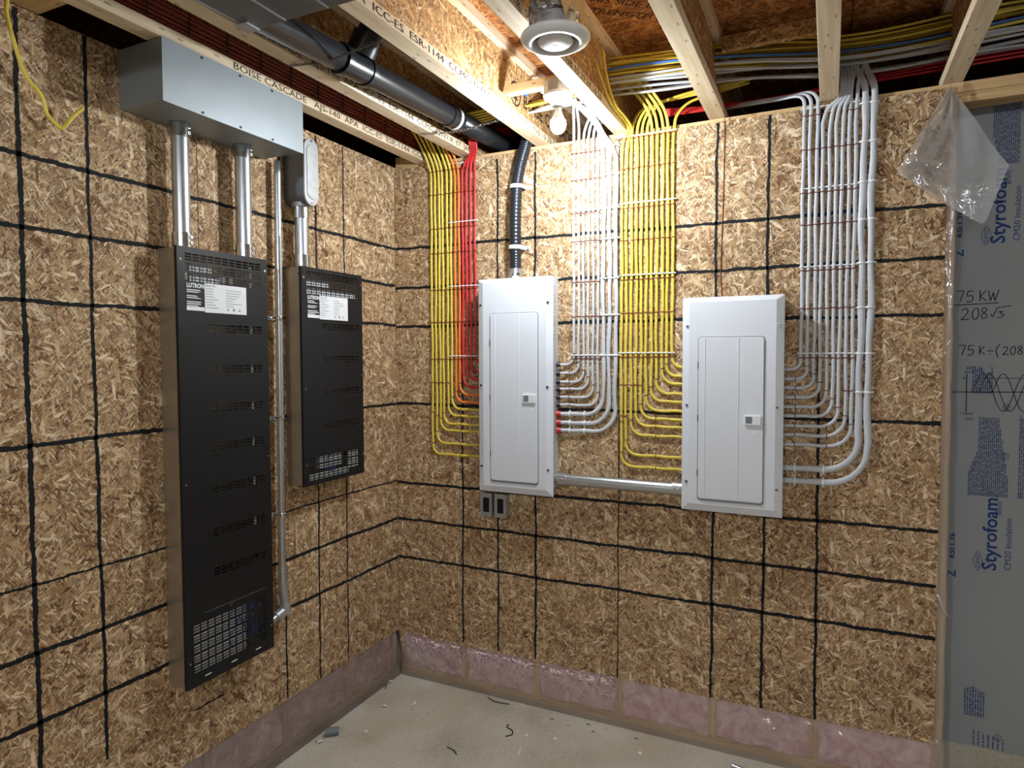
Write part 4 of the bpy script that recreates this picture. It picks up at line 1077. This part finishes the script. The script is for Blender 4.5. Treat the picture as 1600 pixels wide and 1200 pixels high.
for i in range(1):
    overhead('blue', 1.222, 3.3, -.045 + .004 * i, .022 - .012 * i, 'blue cable in the thick overhead bundle right of the bulb', None)
for i in range(4):
    P = catmull([(1.42, .03, 2.752 + .009 * i), (1.62, .07 + .02 * i, 2.765 + .011 * i), (2.0, .10 + .03 * i, 2.78 + .013 * i), (2.5, .12, 2.795 + .014 * i), (3.2, .14, 2.81 + .01 * i)], 6)
    o = MB().sweep(P, .006, .0046, n=8, ref=(0, 0, 1)).build('electrical_cable', 'red_jacket', smooth=True); tag(o, ORD[i] + ' red cable from the bottom running behind the plate at the right', 'cable', 'red overhead cables')
for i in range(5):
    overhead('yellow', .845, 1.222, -.005 + .014 * i, -.045 + .008 * i, ORD[i] + ' yellow cable from the bottom crossing behind the bare bulb', 'yellow cables behind the bulb')
for i in range(3):
    P = catmull([(.845, -.16 + .01 * i, 2.795 + .004 * i), (.98, -.19, 2.785 + .006 * i), (1.10, -.16, 2.80), (1.222, -.14, 2.80)], 6)
    o = MB().sweep(P, .007, .005, n=8, ref=(0, 0, 1)).build('electrical_cable', 'white_jacket', smooth=True); tag(o, ORD[i] + ' white cable from the bottom crossing behind the bare bulb', 'cable', 'white cables behind the bulb')
P = catmull([(.845, -.20, 2.855), (.93, -.22, 2.885), (1.03, -.22, 2.885), (1.12, -.18, 2.86), (1.222, -.16, 2.86)], 6)
o = MB().sweep(P, .007, .005, n=8, ref=(0, 0, 1)).build('electrical_cable', 'blue_jacket', smooth=True); tag(o, 'blue cable arching behind the bare bulb', 'cable')
for i in range(5):
    P = catmull([(.439, -.27 + .022 * i, 2.835 - .004 * i), (.52, -.25 + .02 * i, 2.81 - .004 * i), (.62, -.21 + .02 * i, 2.822 - .004 * i), (.75, -.17 + .02 * i, 2.85), (.845, -.16 + .02 * i, 2.86)], 6)
    o = MB().sweep(P, .0068, .0048, n=8, ref=(0, 0, 1)).build('electrical_cable', 'yellow_jacket', smooth=True); tag(o, ORD[i] + ' yellow cable from the viewer crossing over the black drain pipe', 'cable', 'yellow cables over the drain pipe')

# ------------------------------------------------------------------ black flexible conduit into the narrow panel
t = thing('flexible_conduit', (.725, -.04, 2.08), 'black ribbed flexible conduit entering the top of the narrow panel', 'conduit')
base = catmull([(.725, -.045, 2.105), (.7225, -.042, 2.20), (.722, -.040, 2.35), (.728, -.038, 2.50), (.745, -.036, 2.60), (.772, -.034, 2.69), (.79, -.02, 2.77), (.80, .02, 2.86)], 26)
MB().sweep(base, [.0275 + .0022 * math.sin(k * 2.09) for k in range(len(base))], n=18, ref=(0, 1, 0)).build('ribbed_hose', 'flex_black', t, smooth=True)
MB().cyl((.725, -.045, 2.0665), (.725, -.045, 2.083), .040, 8).build('lock_nut', 'zinc', t, auto=.5, bevel=.001)
MB().cyl((.725, -.045, 2.083), (.725, -.045, 2.098), .036, 20).build('gland_nut', 'bright_steel', t, auto=.5)
MB().cyl((.725, -.045, 2.098), (.725, -.045, 2.120), .031, 20).build('ferrule', 'zinc', t, auto=.5)
for z, xc, w in ((2.507, .7295, 'upper'), (2.222, .7225, 'lower')):
    s_ = thing('pipe_strap', (xc, -.04, z), f'{w} white strap holding the black flexible conduit', 'strap', 'straps on the flexible conduit')
    arc = [(xc - .0325 * math.cos(a), -.040 - .0325 * math.sin(a), z) for a in [PI * k / 12 for k in range(13)]]
    MB().sweep([(xc - .0325, -.004, z)] + arc + [(xc + .0325, -.012, z), (xc + .036, -.004, z), (xc + .062, -.004, z)], .0018, .009, n=6, ref=(0, 0, 1)).build('band', 'white_plastic', s_)
    MB().cyl((xc + .05, -.004, z), (xc + .05, -.009, z), .006, 10).build('screw', 'zinc', s_, auto=.6)

# conduit between the two panels
t = thing('steel_conduit', (1.23, -.045, 1.105), 'horizontal steel conduit joining the two white panels', 'conduit')
MB().cyl((.94, -.045, 1.130), (1.52, -.045, 1.128), .0265, 24).build('pipe', 'emt_steel', t, auto=.6)
for a, b in ((.9255, .985), (1.475, 1.5295)):
    MB().cyl((a, -.045, 1.130), (b, -.045, 1.130), .0305, 20).build('connector', 'zinc', t, auto=.6)
    for k in (.3, .7):
        xx = a + (b - a) * k
        MB().cyl((xx, -.074, 1.133), (xx, -.080, 1.133), .006, 10).build('set_screw', 'bright_steel', t, auto=.6)

# two small switch boxes under the narrow panel
for k, (x0, z1) in enumerate(((.529, 1.030), (.607, 1.030))):
    t = thing('switch_box', (x0 + .03, -.03, z1 - .115), ('left' if k == 0 else 'right') + ' one of two small grey metal boxes under the narrow panel', 'switch box', 'small boxes under the narrow panel')
    MB().box(x0 + .004, x0 + .060, -.046, -.0005, z1 - .112, z1 - .004).build('box', 'galvanised', t, bevel=.002)
    outer = rrect(x0, x0 + .064, z1 - .116, z1, .007, 4); inner = rrect(x0 + .015, x0 + .049, z1 - .094, z1 - .022, .001, 4)
    n = len(outer); vs = [(a, -.049, b) for a, b in outer] + [(a, -.049, b) for a, b in inner] + [(a, -.046, b) for a, b in outer] + [(a, -.0465, b) for a, b in inner]
    fs = [(i, (i + 1) % n, n + (i + 1) % n, n + i) for i in range(n)] + [(i, (i + 1) % n, 2 * n + (i + 1) % n, 2 * n + i) for i in range(n)] + [(n + i, n + (i + 1) % n, 3 * n + (i + 1) % n, 3 * n + i) for i in range(n)]
    MB().add(vs, fs).build('face_plate', 'galvanised', t)
    MB().box(x0 + .0155, x0 + .0485, -.0475, -.0465, z1 - .0935, z1 - .0225).build('opening_shade', 'opening_dark', t)  # dark plate painted for the shade inside the opening
    for zz in (z1 - .011, z1 - .105):
        MB().cyl((x0 + .032, -.049, zz), (x0 + .032, -.051, zz), .0036, 10).build('screw', 'zinc', t)

# thin red bell wire by the right panel
P = catmull([(1.676, -2.2, 2.7385), (1.676, -1.4, 2.741), (1.677, -.6, 2.739), (1.676, -.10, 2.735), (1.672, -.012, 2.70), (1.671, -.004, 2.62), (1.669, -.003, 2.4), (1.664, -.003, 2.2), (1.661, -.003, 2.05), (1.668, -.004, 1.955)], 8)
o = MB().sweep(P, .0016, n=6).build('bell_wire', 'copper', smooth=True); tag(o, 'thin red wire running down to the right white panel', 'wire')

# ------------------------------------------------------------------ bits on the floor
t = thing('pipe_offcut', (.03, -.64, 0), 'short grey pipe offcut on the floor by the left wall', 'offcut')
MB().cyl((.060, -.660, .0185), (.105, -.622, .0185), .018, 20, caps=False).build('tube', 'grey_plastic', t, smooth=True)
MB().cyl((.0615, -.659, .0185), (.1035, -.623, .0185), .0145, 20).build('bore', 'hole_dark', t, smooth=True)
def disc(x, y, r, lab, mat='white_plastic'):
    o_ = MB().lathe([(0.0001, .004), (r * .8, .0038), (r, .002), (r, 0.0002), (0.0001, .0002)], (x, y, 0), 14).build('plastic_disc', mat, smooth=True); tag(o_, lab, 'cap')
disc(.202, -.55, .009, 'white plastic cap on the floor nearest the pipe offcut'); disc(.877, -.268, .010, 'white plastic cap on the floor beside the black cable tie')
disc(1.372, -.184, .010, 'small white washer on the floor near the back wall')
disc(1.00, -.235, .009, 'lone white disc on the floor left of the white washer')
def clip_bit(x, y, a, lab):
    t_ = thing('fallen_clip', (x, y, 0), lab, 'cable clip')
    d = Vector((math.cos(a), math.sin(a), 0)); n_ = Vector((-d.y, d.x, 0)); p = Vector((x, y, .005))
    MB().sweep([p - d * .013, p - d * .006 + Vector((0, 0, .006)), p + d * .006 + Vector((0, 0, .006)), p + d * .013], .005, .0022, n=6, ref=(0, 0, 1)).build('saddle', 'white_plastic', t_)
    MB().cyl(p + n_ * .002 - d * .012, p + n_ * .026 - d * .014 - Vector((0, 0, .002)), .0014, 6).build('nail', 'zinc', t_)
clip_bit(.149, -.344, .3, 'white nail clip on the floor toward the corner'); clip_bit(.268, -.255, 2.2, 'white nail clip on the floor in front of the corner')
clip_bit(.075, -.71, 1.0, 'white nail clip on the floor in front of the pipe offcut'); clip_bit(.035, -.13, .6, 'white nail clip lying in the floor corner')
P = catmull([(.765, -.225, .0022), (.770, -.250, .003), (.800, -.262, .0022), (.815, -.292, .0022), (.795, -.318, .0022)], 6)
o = MB().sweep(P, .0032, .0016, n=6, ref=(0, 0, 1)).build('cable_tie', 'dark_plastic', smooth=True); tag(o, 'curled black cable tie scrap on the floor', 'cable tie')
for pts, lab in (([(.565, -.05, .003), (.62, -.075, .006), (.69, -.062, .002)], 'long black nail-like strip on the floor by the back wall'), ([(.60, -.50, .002), (.64, -.51, .003), (.665, -.53, .002)], 'short black scrap on the floor in front'), ([(.03, -.16, .002), (.05, -.20, .003)], 'dark nail in the floor corner')):
    o = MB().sweep(catmull(pts, 5) if len(pts) > 2 else pts, .0026, .002, n=6, ref=(0, 0, 1)).build('scrap_strip', 'dark_plastic', smooth=True); tag(o, lab, 'scrap')
o = MB().sweep([(.905, -.425, .003), (.897, -.37, .003)], .004, .0025, n=6, ref=(0, 0, 1)).build('scrap_strip', 'white_plastic'); tag(o, 'white plastic stick on the floor near the lower edge', 'scrap')
for i, (x, y) in enumerate(((.932, -.10), (1.10, -.07), (1.14, -.12), (1.02, -.12), (1.33, -.09))):
    P = [(x + .008 * math.cos(a), y + .006 * math.sin(a), .002) for a in (0, .8, 1.6, 2.4, 3.2)]
    o = MB().sweep(P, .0018, n=5).build('wire_scrap', ('copper', 'dark_plastic', 'copper', 'kraft', 'dark_plastic')[i]); tag(o, ('tiny bent copper scrap by the back wall nearest the bulb side', 'tiny dark curl on the floor by the back wall', 'tiny bent copper scrap farther right on the floor', 'tiny tan curl on the floor near the back wall', 'tiny dark curl on the floor at the right')[i], 'scrap')
o = MB().cyl((1.745, -.135, .014), (2.0, -.20, .014), .013, 16).build('pipe_piece', 'emt_steel', auto=.6); tag(o, 'piece of bright metal pipe on the floor at the lower edge', 'pipe')
qd = random.Random(77); mb = MB()
for _ in range(260):
    x, y = qd.uniform(.05, 2.4), -abs(qd.gauss(0, .45)) - .04
    s_ = qd.uniform(.0012, .004); a = qd.uniform(0, 6)
    mb.add([(x + s_ * math.cos(a + k * 2.1) * qd.uniform(.6, 1.3), y + s_ * math.sin(a + k * 2.1) * qd.uniform(.6, 1.3), .0008) for k in range(3)] + [(x, y, .0008 + s_ * .5)], [(0, 1, 3), (1, 2, 3), (2, 0, 3)])
o = mb.build('floor_dust', 'kraft'); tag(o, 'scattered wood crumbs and dust on the concrete floor', 'debris', kind='stuff')
